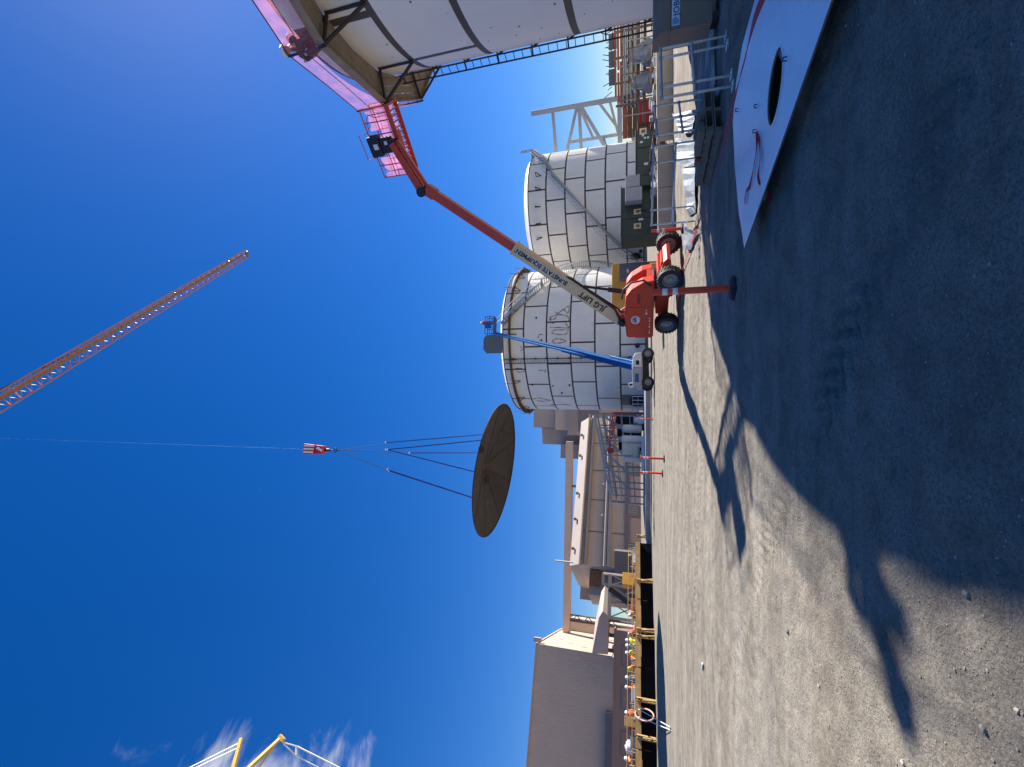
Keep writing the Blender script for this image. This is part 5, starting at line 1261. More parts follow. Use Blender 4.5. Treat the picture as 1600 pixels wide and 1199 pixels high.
for lb, (xa, xb, ya, yb, d) in (('larger grey tarpaulin bundle standing in the brown rack', (984, 1008, 64, 106, 29.0)), ('smaller grey tarpaulin bundle in the rack, nearer the truss', (988, 1010, 112, 146, 29.0))):
    p0, p1 = D(xb, yb, d), D(xa, ya, d); c = (p0 + p1) / 2; wd = abs(p1.x - p0.x) / 2 + 0.1; hh = max(p1.z - p0.z, 0.9)
    mb = MB(); vs, fs = [], []
    nn, mm = 9, 14
    for i in range(nn):
        f = i / (nn - 1); rr = (0.9 + 0.15 * math.sin(f * 7)) * (1 - 0.55 * max(0, f - 0.55) / 0.45)
        for j in range(mm):
            a = 2 * PI * j / mm; w_ = 1 + 0.13 * math.sin(3 * a + 5 * f) + random.uniform(-.05, .05)
            vs.append((c.x + wd * rr * w_ * math.cos(a), c.y + 0.5 * rr * w_ * math.sin(a), 0.55 + (p1.z - 0.55) * f + 0.05 * math.sin(5 * a)))
    for i in range(nn - 1):
        for j in range(mm): fs.append((i * mm + j, i * mm + (j + 1) % mm, i * mm + mm + (j + 1) % mm, i * mm + mm + j))
    fs.append(tuple(range((nn - 1) * mm, nn * mm))); fs.append(tuple(range(mm - 1, -1, -1)))
    mb.add(vs, fs); o = mb.build('tarpaulin_bundle', M['wrap'], None, False); tag(o, lb, 'bundle')
# brown board stack by the truss foot
bs = thing('board_stack', 'stack of brown boards with a red end panel at the truss foot', 'boards', D(1012, 186, 33))
p0, p1 = D(1010, 212, 33), D(972, 160, 33); Fm = frame((p0.x, p0.y, 0), (p1.x - p0.x, p1.y - p0.y, 0)); L = math.hypot(p1.x - p0.x, p1.y - p0.y); zt = p1.z
for i in range(7):
    z0, z1 = 0.1 + (zt - 0.1) * i / 7, 0.1 + (zt - 0.1) * (i + 1) / 7 - 0.02
    MB(Fm).box(0, L, 0, 1.2, z0, z1).build('board', M['wood_brown'] if i < 6 else M['wood_orange'], bs)
MB(Fm).box(L * .35, L * .98, -0.06, -0.01, 0.3, zt * .55).build('red_panel', M['red'], bs)

# ================================================================== braced steel frame beside the right tank
tf = thing('braced_tower', 'unfinished grey braced steel tower standing between the stair-crossed tank and the brown rack', 'steel tower', D(1005, 180, 86))
def tp(x, y, d=86): return D(x, y, d)
def mem(a, b_, wd0, nm='brace', mt='truss_steel'): MB().bar(a, b_, wd0 * 1.35, wd0 * 1.5).build(nm, M[mt], tf)
c1 = tp(1000, 148); c1t = Vector((c1.x, c1.y, tp(831, 184).z)); c1.z = 0
mem(c1, c1t, 0.55, 'column'); 
c2 = tp(1000, 205, 94); c2t = Vector((c2.x, c2.y, tp(890, 221, 94).z)); c2.z = 0
mem(c2, c2t, 0.4, 'column')
c3 = tp(1000, 262, 86); c3.z = 0; c3t = Vector((c3.x, c3.y, tp(870, 262, 86).z)); mem(c3, c3t, 0.45, 'column')
def on(c, x, y): return Vector((c.x, c.y, tp(x, y).z))
z1, z2, z3 = tp(864, 178).z, tp(905, 170).z, tp(968, 158).z
mem(V(c1.x, c1.y, z1), V(c3.x, c3.y, z1 - 0.1), 0.32, 'beam'); mem(V(c1.x, c1.y, z2), V(c3.x, c3.y, z2), 0.34, 'beam'); mem(V(c1.x, c1.y, z3), V(c3.x, c3.y, z3), 0.5, 'beam')
mem(V(c1.x, c1.y, z2 + .3), V(c3.x, c3.y, z1 - .6), 0.32); mem(V(c1.x, c1.y, z2 - .2), V(c3.x, c3.y, z3 + .2), 0.36); mem(V(c1.x, c1.y, z3 - .3), V(c3.x, c3.y, 0.2), 0.4)
mem(V(c1.x, c1.y, z2 + 0.1), V(c2.x, c2.y, z2 - 1.5), 0.24); mem(V(c1.x, c1.y, z3 + 1.6), V(c2.x, c2.y, z3 + 0.5), 0.24); mem(V(c2.x, c2.y, z3 + 3.2), V(c3.x, c3.y, z3 + 1.4), 0.24); mem(V(c1.x, c1.y, z3 + 3.4), V(c2.x, c2.y, z3 - .2), 0.22)
MB().bar(V(c1.x + .02, c1.y - 0.35, z3 + 1), V(c1.x + .02, c1.y - 0.35, z1 + .6), 0.12, 0.3).build('flange', M['galv_dull'], tf)
for q in ((V(c1.x, c1.y, z3).lerp(V(c3.x, c3.y, 0.2), 0.45)),):
    mb = MB(); mb.tube([q + V(-.3, -.25, .2), q + V(.2, -.25, -.1), q + V(.5, -.25, .15)], 0.07, 6); mb.build('red_tie', M['red'], tf)

# ================================================================== left side: pad, pipe skid, forms, buildings
pad = MB(); pad.prism([(-14.2, 40.6), (0.6, 40.6), (0.6, 50.2), (-14.2, 50.2)], (0, 0, -0.1), (1, 0, 0), (0, 1, 0), (0, 0, 1), 0.62)
tag(pad.build('concrete_pad', M['concrete_dark'], None, bevel=0.03), kind='structure')
kb = MB(); kb.prism([(-14.2, 39.9), (9.0, 39.9), (9.0, 40.25), (-14.2, 40.25)], (0, 0, -0.1), (1, 0, 0), (0, 1, 0), (0, 0, 1), 0.22)
tag(kb.build('kerb', M['concrete'], None), kind='structure')
# small white guard at the tank opening
gp = A(1008, 620, 47.5); gq = A(1008, 644, 47.5); t = thing('guard_rail', 'small white barrier frame before the dark opening in the rust-marked tank', 'guard rail', (gp.x, gp.y, 0.52))
for i in range(5):
    f = i / 4; o = Vector((gp.x + (gq.x - gp.x) * f, gp.y, 0.52)); MB().tube([o, o + V(0, 0, 1.15)], 0.04, 6).build('post', M['galv'], t)
for z in (1.1, 1.65): MB().tube([V(gp.x, gp.y, z), V(gq.x, gq.y, z)], 0.04, 6).build('rail', M['galv'], t)
# pipe skid: cream vessels and white skid
sk_o = Vector((-5.6, 46, 0.52)); ps = thing('pipe_skid', 'cream painted pipe manifold on a white skid behind the far posts', 'pipework', sk_o)
def capsule(x0, x1, y, d, r, nm='pipe_leg'):
    a, b_ = A(x1, y, d), A(x0, y, d); p = Vector((a.x, d, max(a.z, 0.6))); q = Vector((a.x, d, b_.z))
    MB().lathe([(.005, 0), (r, 0), (r, q.z - p.z - r * .9), (r * .86, q.z - p.z - r * .4), (r * .5, q.z - p.z - r * .1), (.005, q.z - p.z)], 20, p).build(nm, M['cream_pipe'], ps, True)
    return q
capsule(972, 1003, 670.5, 46, 0.42, 'vessel'); capsule(970, 1003, 686.5, 45, 0.34, 'vessel'); capsule(974, 1003, 719.5, 45, 0.24, 'pipe_leg'); capsule(976, 1003, 708, 46, 0.22); capsule(982, 1003, 695, 45.4, 0.3)
p = A(990, 684, 45.6); q = A(990, 716, 45.6); MB().tube([V(p.x, 45.6, 1.35), V(q.x, 45.6, 1.35)], 0.42, 18).build('header_pipe', M['cream_pipe'], ps, True)
MB().box(q.x + 0.3, p.x - 0.4, 45.3, 46.2, 1.6, 2.7).build('duct_box', M['cream_pipe'], ps, bevel=0.1)
for y in (44.4, 46.6): MB().box(A(1004, 742, y).x, A(1004, 682, y).x, y, y + 0.18, 0.54, 0.78).build('skid_beam', M['white'], ps)
for i in range(6):
    x = A(1004, 742, 44.4).x + 0.35 + i * 0.62; MB().box(x, x + 0.1, 44.58, 46.6, 0.56, 0.72).build('cross_beam', M['white'], ps)
vv = thing('valve_manifold', 'pale valve cluster with a black cabinet at the foot of the rust-marked tank', 'valve', A(1003, 657, 46)); o = ORG[vv.name]
MB().lathe([(.005, 0), (.4, 0), (.45, .3), (.3, .7), (.3, .9), (.45, 1.0), (.005, 1.05)], 14, (o.x, 46, 0.52)).build('valve_body', M['offwhite'], vv, True)
MB().tube([(o.x - .6, 46, 1.1), (o.x + .6, 46, 1.1)], .16, 12).build('valve_pipe', M['galv_dull'], vv, True)
MB().box(o.x - 1.1, o.x - .4, 46.4, 47, 0.52, 1.9).build('cabinet', M['black_plain'], vv)
# galvanised stair tower with landings
st = thing('stair_tower', 'galvanised steel stair tower and racks between the rust-marked tank and the long hall', 'stair tower', (-10, 53, 0))
cols = [A(1000, y, 53).x for y in (649, 668, 688, 710, 735, 760, 782)]
tops = [A(931 + (y - 648) * 0.19, y, 53).z for y in (649, 668, 688, 710, 735, 760, 782)]
for d in (51.4, 54.6):
    for i, (x, zt) in enumerate(zip(cols, tops)): MB().bar((x, d, 0), (x, d, zt), 0.11).build('column', M['galv_dull'], st)
for d in (51.4, 54.6):
    for i in range(6):
        for k, f in enumerate((1.0, 0.86, 0.7, 0.5, 0.34)):
            MB().bar((cols[i], d, tops[i] * f), (cols[i + 1], d, tops[i + 1] * f), 0.09 if k else 0.16, 0.09 if k else 0.2).build('rail' if k else 'beam', M['galv_dull'], st)
for i in range(6):
    for j in range(6):
        f = (j + 0.5) / 6; x = cols[i] + (cols[i + 1] - cols[i]) * f; z = (tops[i] + (tops[i + 1] - tops[i]) * f) * 0.86
        MB().bar((x, 51.45, z), (x, 54.55, z), 0.22, 0.04).build('grating', M['galv_dull'], st)
mb = MB()
for i in range(5):
    mb.bar((cols[i], 51.5, tops[i] * 0.86), (cols[i + 1], 51.5, tops[i + 1] * 0.5), 0.1, 0.24)
mb.build('stair_flight', M['galv_dull'], st)
for i in range(3):
    x0, x1 = cols[i], cols[i + 1]
    MB().box(min(x0, x1) + .1, max(x0, x1) - .1, 54.75, 54.9, 0.6, tops[i] * .62).build('dark_panel', M['dark_opening'], st)
rb = thing('hoist_boom', 'red boom with box end reaching across the galvanised stair tower', 'hoist', A(1000, 660, 50.6)); 
p0, p1, p2 = A(961, 648, 50.6), A(952, 690, 50.6), A(954, 702, 50.6)
for i in range(3): MB().bar(p0 + V(0, 0, 0.2 * i - .2), p1 + V(0, 0, 0.2 * i - .2), 0.06, 0.07).build('boom_chord', M['red'], rb)
for i in range(7):
    f = i / 7; MB().bar(p0.lerp(p1, f) + V(0, 0, -.25), p0.lerp(p1, f + .1) + V(0, 0, .3), 0.08).build('boom_lacing', M['red'], rb)
MB().tube([p1, p2], 0.05, 6).build('tie', M['red'], rb)
MB().box(p2.x - .45, p2.x + .1, 50.3, 50.9, p2.z - .35, p2.z + .3).build('box_end', M['red'], rb)
MB().bar((p0.x + .2, 50.6, 0), (p0.x + .2, 50.6, p0.z + .2), 0.14).build('boom_post', M['red'], rb)

# formwork for the foundation with timber walers, braces and rebar
F0, F1 = Vector((-14.6, 41.0, 0)), Vector((-43, 16.1, 0)); fd = (F1 - F0).normalized(); fn = Vector((-fd.y, fd.x, 0))
if fn.y > 0: fn = -fn                                     # towards the yard
FL = (F1 - F0).length
fw = thing('formwork', 'long black-panelled foundation formwork topped with yellow timber walers', 'formwork', F0)
FF = frame(F0, fd, fn)
def s_of(y, off=0.0):                                      # distance along the form for a photo row
    r = ray(1000, y); o = F0 + fn * off; k = (o.x * r.y - o.y * r.x) / (fd.y * r.x - fd.x * r.y); return k
for i in range(int(FL / 2.44)):
    MB(FF).box(i * 2.44 + .01, i * 2.44 + 2.43, -0.06, 0.0, -0.2, 1.22).build('form_panel', M['form_black'], fw)
for i in range(int(FL / 4.9)):
    dz = random.uniform(-.03, .03); MB(FF).box(i * 4.9 + .03, i * 4.9 + 4.84, 0.01, 0.22, 1.02 + dz, 1.42 + dz).build('waler', M['form_yellow'], fw)
    if i % 2: MB(FF).box(i * 4.9 + .5, i * 4.9 + 4.2, 0.21, 0.34, 0.98 + dz, 1.10 + dz).build('waler', M['form_yellow'], fw)
for s in [s_of(y) for y in (839, 908, 984, 994, 1092, 1150)] + [26.0, 30.0]:
    for k in (0, 0.16): MB(FF).bar((s + k, 0.42, -0.1), (s + k * 1.1, 0.30, 1.34), 0.09, 0.12).build('strongback', M['form_yellow'], fw)
    for k in range(6): MB(FF).bar((s, 0.40, 0.10 + k * .25), (s + .16, 0.40, 0.15 + k * .25), 0.06).build('batten', M['rust'], fw)
    MB(FF).bar((s + .08, 1.15, -0.05), (s + .08, 0.45, 0.9), 0.07, 0.09).build('brace', M['form_yellow'], fw)
# deck inside the forms, rebar curtain and handrails
MB(FF).box(0.0, FL, -14, -0.08, 0.25, 0.42).build('blinding', M['concrete_dark'], fw)
mb = MB(FF); r = random.Random(4)
for i in range(1500):
    s = r.uniform(0.1, FL - 1); y = r.uniform(-3.5, -0.3); z0 = r.uniform(0.5, 1.3); mb.m = r.choice((0, 0, 1, 2, 3, 4))
    if r.random() < .55: mb.bar((s, y, 0.42), (s + r.uniform(-.05, .05), y, r.uniform(1.4, 1.85)), 0.035)
    else: mb.bar((s, y, z0 + .2), (s + r.uniform(.4, 2.2), y + r.uniform(-.1, .1), z0 + .2 + r.uniform(-.03, .03)), 0.05)
tag(mb.build('rebar', [M['rebar'], M['galv_dull'], M['offwhite'], M['grey_dark'], M['form_yellow']], fw), kind='stuff')
for i in range(10):
    s = 0.5 + i * 2.4; MB(FF).tube([(s, -0.4, 0.9), (s, -0.4, 2.05)], 0.03, 6).build('handrail_post', M['form_yellow'], fw)
for z in (1.65, 2.0): MB(FF).tube([(0.5, -0.4, z), (22.5, -0.4, z)], 0.025, 6).build('handrail', M['form_yellow'], fw)
pb = MB(FF).box(s_of(900, -1.5), s_of(919, -1.5), -2.2, -1.0, 0.42, 2.5).build('timber_box', M['yellow'], None, bevel=0.02); tag(pb, 'yellow timber box standing inside the formwork', 'box')
yb = MB(FF).box(s_of(1124, -1), s_of(1140, -1), -1.4, -0.6, 0.42, 2.2).build('timber_box', M['form_yellow'], None, bevel=0.02); tag(yb, 'yellow box in the formwork next to the pink hose ring', 'box')
wc = FF @ Vector((s_of(1172, -1.2), -1.2, 0.42)); o = MB().lathe([(.005, 0), (.38, 0), (.38, 1.55), (.3, 1.65), (.1, 1.68), (.1, 1.75), (.005, 1.75)], 20, wc).build('drum', M['white'], None, True); tag(o, 'white upright drum inside the formwork past the pink hose ring', 'drum')
# ring of hose and white ropes at the form
rc = FF @ Vector((s_of(1116, .5), 0.55, 0.80)); hr = thing('hose_ring', 'pinkish hose ring leaning on the formwork with white ropes', 'hose', rc)
RF = frame(rc, fd, (-fn * 0.55 + V(0, 0, .83)))
e2 = (V(0, 0, 1) * .87 - fn * .49).normalized()
for k in range(3): MB().tube([rc + (fd * .62 + fn * .62) * (0.62 * math.cos(t_)) + e2 * (0.72 * math.sin(t_)) + fn * (0.06 * k) for t_ in np.linspace(0, 2 * PI, 33)[:-1]], 0.05, 8, True).build('coil', M['copper'], hr, True)
for s in (-.45, .3):
    MB().tube([rc + fd * s * .6 + e2 * .5 + fn * .3, G(1047, 1139 + 6 * s, 0.03)], 0.02, 6).build('rope', M['white'], hr, True)

# workers in the forms
wk = [(s_of(985, -1.2), -1.2, 'bend', 'hi_red', 'white', 'worker in red bending inside the formwork, nearest the tall yellow timber box'), (s_of(1004, -1.6), -1.6, 'stand', 'hi_yellow', 'white', 'worker in yellow vest standing alone next to the one in red'),
      (s_of(1024, -1.4), -1.4, 'stand', 'hi_yellow', 'white', 'worker in yellow vest beside an orange-clad worker in the forms'), (s_of(1034, -1.2), -1.2, 'bend', 'hi_orange', 'white', 'worker in orange bending beside the yellow-vested one'),
      (s_of(1077, -1.5), -1.5, 'stand', 'hi_orange', 'white', 'worker in orange standing by the yellow timber brace'), (s_of(1118, -1.9), -1.9, 'stand', 'hi_orange', 'white', 'worker in orange behind the pink hose ring'),
      (s_of(1150, -1.6), -1.6, 'bend', 'shirt_dark', 'white', 'worker in dark clothes bending near the white drum'), (s_of(1190, -1.4), -1.4, 'stand', 'hi_orange', 'white', 'worker in orange past the white drum, at the edge of the picture')]
wk += [(s_of(1012, -2.4), -2.4, 'stand', 'blue_light', 'white', 'worker in blue between two yellow-vested workers in the formwork'), (s_of(1046, -1.0), -1.0, 'bend', 'hi_orange', 'hi_yellow', 'worker in orange with yellow hard hat bending over the formwork edge'),
       (s_of(1062, -2.6), -2.6, 'stand', 'shirt_dark', 'white', 'worker in dark jacket standing deeper inside the formwork'), (s_of(1138, -2.2), -2.2, 'stand', 'hi_red', 'hi_yellow', 'worker in red with yellow hard hat behind the low yellow box'),
       (s_of(957, -1.8), -1.8, 'bend', 'hi_orange', 'white', 'worker in orange bending by the tall yellow timber box'), (s_of(866, -1.4), -1.4, 'bend', 'shirt_dark', 'hi_yellow', 'worker in dark jacket at the near end of the formwork')]
for y_, z_, mt_, lb_ in ((1087, .9, 'grey_box', 'grey machine case on the rebar between two orange-clad workers'), (875, .8, 'offwhite', 'white crate standing at the near end of the formwork'), (946, 1.0, 'wood_orange', 'orange crate on the rebar next to the steel bent'), (1160, 1.1, 'grey_dark', 'dark machine case on the rebar near the white drum')):
    s_ = s_of(y_, -1.0); o = MB(FF).box(s_ - .4, s_ + .45, -1.3, -0.7, 0.42 + z_ - .3, 1.35 + z_ * .4).build('crate', M[mt_], None, bevel=0.03); tag(o, lb_, 'crate')
for s, y, kd, sh_, hat, lb in wk:
    p = FF @ Vector((s, y, 0.42)); person(lb, p, random.uniform(0, 6), kd, sh_, hat)

# ------------------------------------------------------------------ buildings
def block(t, o, ex, wd, dp, h, mt, name='wall', z0=-0.2, roof=None):
    Fm = frame((o[0], o[1], 0), ex); m_ = MB(Fm); m_.box(0, wd, 0, dp, z0, h); w_ = m_.build(name, mt, t)
    return Fm, w_
# large brown hall at the left
H1 = Vector((-58.1, 93.4, 0)); he = Vector((-0.91, -0.415, 0)).normalized(); hn = Vector((-he.y, he.x, 0)); hn = hn if hn.y > 0 else -hn
hall = thing('industrial_hall', 'big windowless brown hall with one sunlit cream end wall', 'building', H1)
HF = frame(H1, he, hn)
m_ = MB(HF); m_.box(0, 60, 0, 38, 0, 22.1); m_.build('wall', M['bldg_brown'], hall)
MB(HF).box(-0.15, -0.01, 0, 38, 6.0, 22.0).build('end_wall', M['bldg_cream'], hall)
MB(HF).box(-0.35, 60.2, -0.3, 38.2, 22.1, 22.5).build('roof_trim', M['bldg_cream'], hall)
MB(HF).box(9.5, 60, -1.2, -0.01, -0.2, 7.0).build('lower_annex', M['bldg_dark'], hall)
MB(HF).box(-1.2, -0.36, 0.6, 2.0, 21.6, 23.2).build('roof_vent', M['bldg_light'], hall)
for y, z in ((9, 15.5), (14, 18.5), (6, 12)): MB(HF).box(-0.22, -0.151, y, y + .8, z, z + 1.0).build('wall_vent', M['bldg_light'], hall)
# lower maroon range in front of it
mr_ = thing('low_range', 'low maroon clad range in front of the brown hall', 'building', H1 + V(10, -16, 0))
LF = frame(Vector((-43, 77, 0)), he, hn)
MB(LF).box(0, 60, 0, 8, -0.2, 4.6).build('wall', M['bldg_maroon'], mr_)
for i in range(9):
    w_ = MB(LF).box(2 + i * 6, 5.2 + i * 6, -0.06, -0.005, 1.4, 3.6).build('window', M['bldg_dark'], mr_); MB(LF).box(2.2 + i * 6, 5.0 + i * 6, -0.09, -0.062, 1.6, 3.4).build('pane', M['bldg_maroon'], w_)
MB(LF).box(-0.2, 60, -0.2, 8.2, 4.6, 4.85).build('roof_trim', M['bldg_maroon'], mr_)
# sunlit tower behind and the brown conveyor head in front of its base
tw = thing('transfer_tower', 'tower with sunlit cream flank between the big brown hall and the overhead gallery', 'building', D(1000, 985, 150)); TWF = frame(D(960, 999, 150), he, hn); zt = D(887, 985, 150).z
m_ = MB(TWF); m_.box(-3.5, 9, -3, 12, -20, zt); 
for i, v_ in enumerate(m_.v): m_.v[i] = V(v_.x, v_.y, 0 if v_.z < 1 else zt)
m_.build('wall', M['bldg_brown'], tw)
m_ = MB(TWF); m_.box(-3.7, -3.51, -3, 12, 0, 1); 
for i, v_ in enumerate(m_.v): m_.v[i] = V(v_.x, v_.y, 0 if i % 8 < 4 else zt)
m_.build('sunlit_wall', M['bldg_cream'], tw)
m_ = MB(TWF); m_.box(-4, 9.2, -3.3, 12.2, 0, 1)
for i, v_ in enumerate(m_.v): m_.v[i] = V(v_.x, v_.y, zt if i % 8 < 4 else zt + 0.6)
m_.build('roof_trim', M['bldg_cream'], tw)
ch = thing('conveyor_housing', 'brown sloping conveyor housing in front of the cream tower', 'conveyor', D(1000, 990, 92))
pts = [(936, 965), (932, 985), (925, 1021), (950, 1023), (951, 963), (942, 955)]
fr, bk_ = [D(x, y, 92) for x, y in pts], [D(x, y, 92) + V(2.0, 6.0, 0) for x, y in pts]
m_ = MB(); n = len(pts); m_.add(fr + bk_, [tuple(range(n)), tuple(range(2 * n - 1, n - 1, -1))] + [(i, (i + 1) % n, n + (i + 1) % n, n + i) for i in range(n)]); m_.build('housing', M['bldg_light'], ch)
p = D(950, 990, 93); 
for y in (968, 992, 1016):
    p = D(950, y, 94); MB().bar((p.x, p.y, 0), p, 0.5).build('leg', M['bldg_dark'], ch)
# long hall with light upper band
G0, G1 = D(1000, 655, 113), D(1000, 893, 99); ge = Vector((G1.x - G0.x, G1.y - G0.y, 0)); GL = ge.length; ge.normalize(); gn = Vector((-ge.y, ge.x, 0)); gn = gn if gn.y > 0 else -gn
lh = thing('conveyor_hall', 'long brown hall with pale upper band beside the stair tower', 'building', V(G0.x, G0.y, 0)); GF = frame(V(G0.x, G0.y, 0), ge, gn)
ztop = D(905, 690, 111).z; zb = D(919, 690, 111).z; zm = D(933, 700, 110).z
MB(GF).box(0, GL, 0, 24, -0.2, zb).build('wall', M['bldg_brown'], lh)
m_ = MB(GF); m_.add([(0, -0.3, zb), (GL, -0.3, zb), (GL, 2.2, ztop), (0, 2.2, ztop), (0, 24, zb), (GL, 24, zb), (0, 21, ztop), (GL, 21, ztop)], [(0, 1, 2, 3), (3, 2, 7, 6), (6, 7, 5, 4), (0, 3, 6, 4), (1, 5, 7, 2), (0, 4, 5, 1)]); rf = m_.build('roof', M['bldg_light'], lh)
for f in (.12, .28, .55, .72, .9): MB(GF).box(GL * f, GL * f + .5, 0.75, 1.2, zb + 1.4, zb + 2.0).build('roof_vent', M['bldg_dark'], rf)
MB(GF).box(-.2, GL + .2, -1.4, -0.3, zb - 0.35, zb - 0.05).build('upper_walkway', M['bldg_light'], lh)
mb = MB(GF); mb.tube([(0, -0.9, zb - 1.3), (GL, -0.9, zb - 1.3)], 0.42, 12); mb.build('duct', M['bldg_grey'], lh, True)
MB(GF).box(0, GL, -0.9, -0.02, zm - 4.2, zm - 3.4).build('ledge', M['bldg_light'], lh)
mb = MB(GF); mb.tube([(0, -0.7, zm - 2.9), (GL, -0.7, zm - 2.9)], 0.35, 12); mb.build('pipe', M['bldg_grey'], lh, True)
MB(GF).box(0, GL, -0.5, -0.02, 0, 3.3).build('plinth', M['bldg_maroon'], lh)
for f in (.35, .62, .85): MB(GF).box(GL * f, GL * f + 2.4, -0.56, -0.502, 0.6, 2.8).build('door', M['bldg_dark'], lh)
for f in (.2, .4, .6, .8): MB(GF).box(GL * f, GL * f + .15, -0.12, -0.01, 3.4, zb - .4).build('panel_joint', M['bldg_dark'], lh)
for f in (.3, .5, .7): MB(GF).box(GL * f, GL * f + .3, -1.0, -0.5, zm - 2.2, zm - 1.8).build('wall_lamp', M['white'], lh)
MB(GF).bar((GL * .99, .5, ztop - 1), (GL * .99, .5, ztop + 3), 0.25).build('mast', M['truss_steel'], lh)
MB(GF).box(GL - 0.0, GL + 5, 3, 14, 0, zb - 2).build('end_bay', M['bldg_grey'], lh)
MB(GF).box(GL + .3, GL + 3.2, 2.2, 2.95, zm - 2, zb - 2.2).build('end_panel', M['wood_brown'], lh)
# grey-brown block beyond its left end
gb = thing('bin_house', 'plain grey-brown block under the overhead gallery, beside the long hall', 'building', D(1000, 915, 122)); p0, p1 = D(905, 936, 122), D(905, 894, 122)
BF2 = frame(V(p0.x, p0.y, 0), V(p1.x - p0.x, p1.y - p0.y, 0)); W = math.hypot(p1.x - p0.x, p1.y - p0.y)
MB(BF2).box(0, W, 0, 8, D(945, 915, 122).z - 1, D(907, 915, 122).z).build('wall', M['bldg_grey'], gb)
for x in (0.6, W - 1.1): MB(BF2).box(x, x + .5, 0.5, 7.5, 0, D(945, 915, 122).z - 1).build('leg', M['bldg_dark'], gb)
# braced steel bent before it
sb = thing('support_bent', 'dark braced steel bent under the gallery at the end of the long hall', 'steel frame', D(1000, 912, 88)); ft = lambda x, y: D(x, y, 88)
zt2, zm2 = ft(942, 915).z, ft(953, 915).z
A0, A1 = ft(1000, 903), ft(1000, 972)
for y in (903, 920, 946, 972):
    p = ft(1000, y); MB().bar((p.x, p.y, 0), (p.x, p.y, zt2 if y < 930 else zm2), 0.35).build('column', M['bldg_light'], sb)
MB().bar((A0.x, A0.y, zm2), (A1.x, A1.y, zm2), 0.7, 0.6).build('beam', M['bldg_light'], sb); q = ft(1000, 920); MB().bar((A0.x, A0.y, zt2), (q.x, q.y, zt2), 0.4).build('beam', M['bldg_light'], sb)
ys = (903, 920, 946, 972)
for i in range(3):
    p, q = ft(1000, ys[i]), ft(1000, ys[i + 1]); MB().bar((p.x, p.y, .5), (q.x, q.y, zm2), 0.22).build('brace', M['bldg_light'], sb); MB().bar((p.x, p.y, zm2), (q.x, q.y, .5), 0.22).build('brace', M['bldg_light'], sb)
MB().box(A1.x - 1, A0.x + 1, A0.y + 9, A0.y + 10, 0, zm2 - 0.4).build('back_wall', M['bldg_dark'], sb)
mb = MB(); mb.bar(ft(952, 920), ft(985, 945), 1.2, .8); mb.build('chute', M['black_plain'], sb)
# stepped building right of the long hall
sp_ = thing('stepped_building', 'stepped brown building rising behind the edge of the rust-marked tank', 'building', D(1000, 670, 140))
def box_px(t, x0, y0, y1, d, dp, mt, zb_=0, nm='wall', turn=0.0):
    p, q = D(x0, y1, d), D(x0, y0, d); Fm = frame(V(p.x, p.y, 0), V(q.x - p.x, q.y - p.y + turn * (q.x - p.x), 0)); W_ = math.hypot(q.x - p.x, q.y - p.y)
    MB(Fm).box(0, W_, 0, dp, zb_, (p.z + q.z) / 2).build(nm, mt, t); return Fm, W_, (p.z + q.z) / 2
box_px(sp_, 834, 612, 668, 142, 20, M['bldg_light'], nm='upper_block')
box_px(sp_, 848, 668, 694, 146, 16, M['bldg_light'], nm='middle_block', turn=-.3)
box_px(sp_, 876, 694, 716, 142, 12, M['bldg_light'], nm='lower_block')
box_px(sp_, 868, 612, 672, 136, 5, M['bldg_brown'], nm='front_block')
Fm, W_, zz = box_px(sp_, 887, 612, 680, 130, 5, M['bldg_grey'], nm='front_bay')
MB(Fm).box(W_ * .1, W_ * .6, -0.1, -0.01, zz * .55, zz * .85).build('louvre', M['bldg_dark'], sp_)
# overhead gallery from it to the tower
gl_ = thing('conveyor_gallery', 'long brown overhead conveyor gallery spanning between hall roofs', 'conveyor', D(1000, 840, 124))
p, q = D(889, 690, 128), D(889, 990, 140); q.z = p.z = (p.z + q.z) / 2 + .2
MB().bar(p, q, 3.0, 1.9).build('gallery', M['bldg_brown'], gl_)
for y in (762, 968): 
    r0 = p.lerp(q, (y - 690) / 300); MB().bar((r0.x, r0.y, 0), (r0.x, r0.y, r0.z - .9), 0.5).build('support', M['bldg_dark'], gl_)
r0, r1 = p.lerp(q, .905), p.lerp(q, .935)
for c in (r0, r1): MB().bar((c.x, c.y, 0), (c.x, c.y, c.z - 1), 0.3).build('support', M['bldg_dark'], gl_)
for i in range(8):
    z = p.z - 1.2 - i * 1.6; a_, b_ = (r0, r1) if i % 2 else (r1, r0); MB().bar((a_.x, a_.y, z), (b_.x, b_.y, z - 1.6), 0.2).build('support_brace', M['bldg_dark'], gl_)

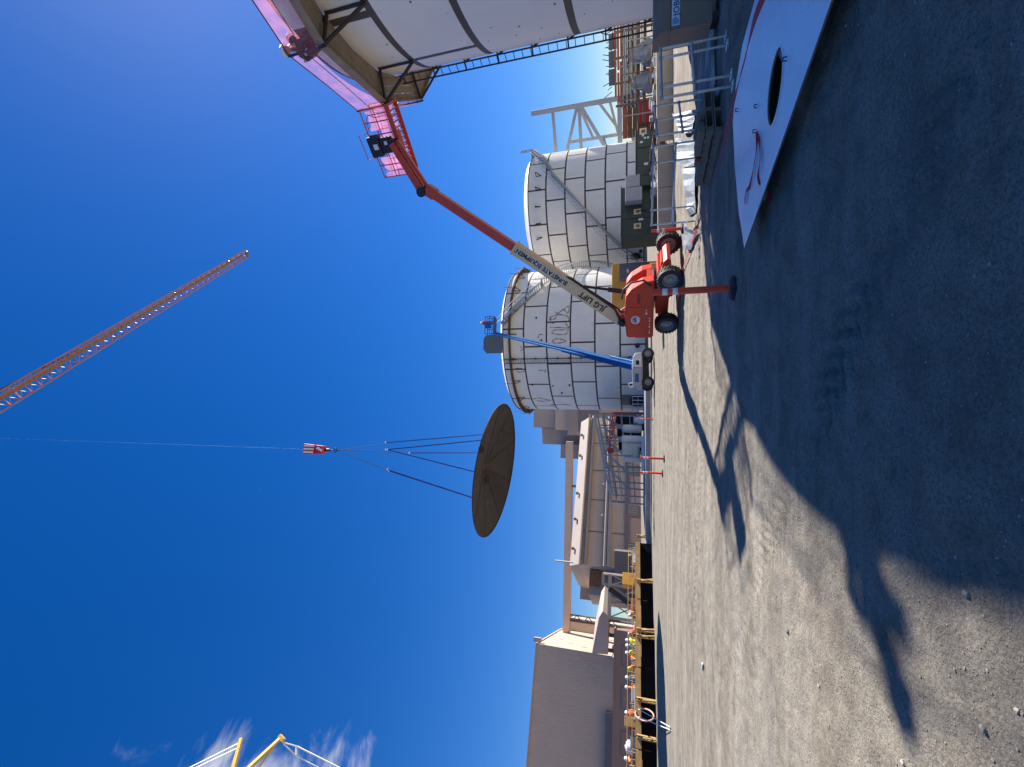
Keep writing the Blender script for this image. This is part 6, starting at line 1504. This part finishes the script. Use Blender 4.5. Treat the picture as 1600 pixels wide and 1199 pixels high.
# ================================================================== loose stones
def pebble(r):
    bm = bmesh.new(); bmesh.ops.create_icosphere(bm, subdivisions=1, radius=1)
    for v in bm.verts: v.co *= r.uniform(.7, 1.15); v.co.z *= .62
    vs = [v.co.copy() for v in bm.verts]; fs = [[v.index for v in f.verts] for f in bm.faces]; bm.free(); return vs, fs
rr_ = random.Random(21); shapes = [pebble(rr_) for _ in range(8)]
mb = MB(); xs, ysn = [], []
cl = [(rr_.uniform(-5, 3), rr_.uniform(1.6, 9)) for _ in range(40)]
while len(xs) < 22000:
    if rr_.random() < .4:
        c = rr_.choice(cl); x, y = rr_.gauss(c[0], .45), rr_.gauss(c[1], .45)
    else: x, y = rr_.uniform(-9, 6.5), 1.5 + 13 * rr_.random() ** 1.8
    if y > 1.45: xs.append(x); ysn.append(y)
zs = height(np.array(xs), np.array(ysn))
VV, FFc, MI = [], [], []
off = 0
for x, y, z in zip(xs, ysn, zs):
    s = min(0.0027 * math.exp(rr_.gauss(0.2, .45)), 0.010); a = rr_.uniform(0, 6.3); ca, sa = math.cos(a), math.sin(a); vs, fs = rr_.choice(shapes)
    for v in vs: VV.append((x + s * (v.x * ca - v.y * sa) * 1.2, y + s * (v.x * sa + v.y * ca), z + s * (v.z + .25)))
    for f in fs: FFc.append([off + i for i in f])
    MI += [rr_.choice((0, 0, 0, 1))] * len(fs); off += len(vs)
me = bpy.data.meshes.new('gravel'); me.from_pydata(VV, [], FFc); me.materials.append(M['stone']); me.materials.append(M['stone_light']); me.polygons.foreach_set('material_index', MI)
o = bpy.data.objects.new('gravel', me); COL.objects.link(o); tag(o, 'loose gravel and grit scattered over the dirt yard', 'gravel', kind='stuff')
for (x, y, s, mt, lb) in ((1505, 928, .022, 'stone', 'grey stone close to the edge of the big shadow'), (1578, 1109, .014, 'stone_light', 'pale angular stone in the bottom right corner of the picture'), (1280, 1072, .02, 'stone_light', 'small pale stone alone on the sunlit dirt, centre bottom'), (1530, 1138, .02, 'stone', 'grey stone in the gritty patch near the bottom right corner'), (1410, 1192, .018, 'stone_light', 'pale stone at the bottom edge of the frame'), (1230, 987, .03, 'stone', 'small dark stone on the sunlit dirt near the frame middle')):
    p = G(x, y); vs, fs = rr_.choice(shapes); mb = MB(); z = gz(p.x, p.y); mb.add([V(p.x, p.y, z + s * .35) + v * s for v in vs], fs); o = mb.build('stone', M[mt]); tag(o, lb, 'stone')
p = G(1098, 1046); q = G(1099, 1037); mb = MB(); mb.bar(V(p.x, p.y, gz(p.x, p.y) + .02), V(q.x, q.y, gz(q.x, q.y) + .03), .05, .03); o = mb.build('wood_scrap', M['offwhite']); tag(o, 'small pale stick lying on the open dirt', 'stick')
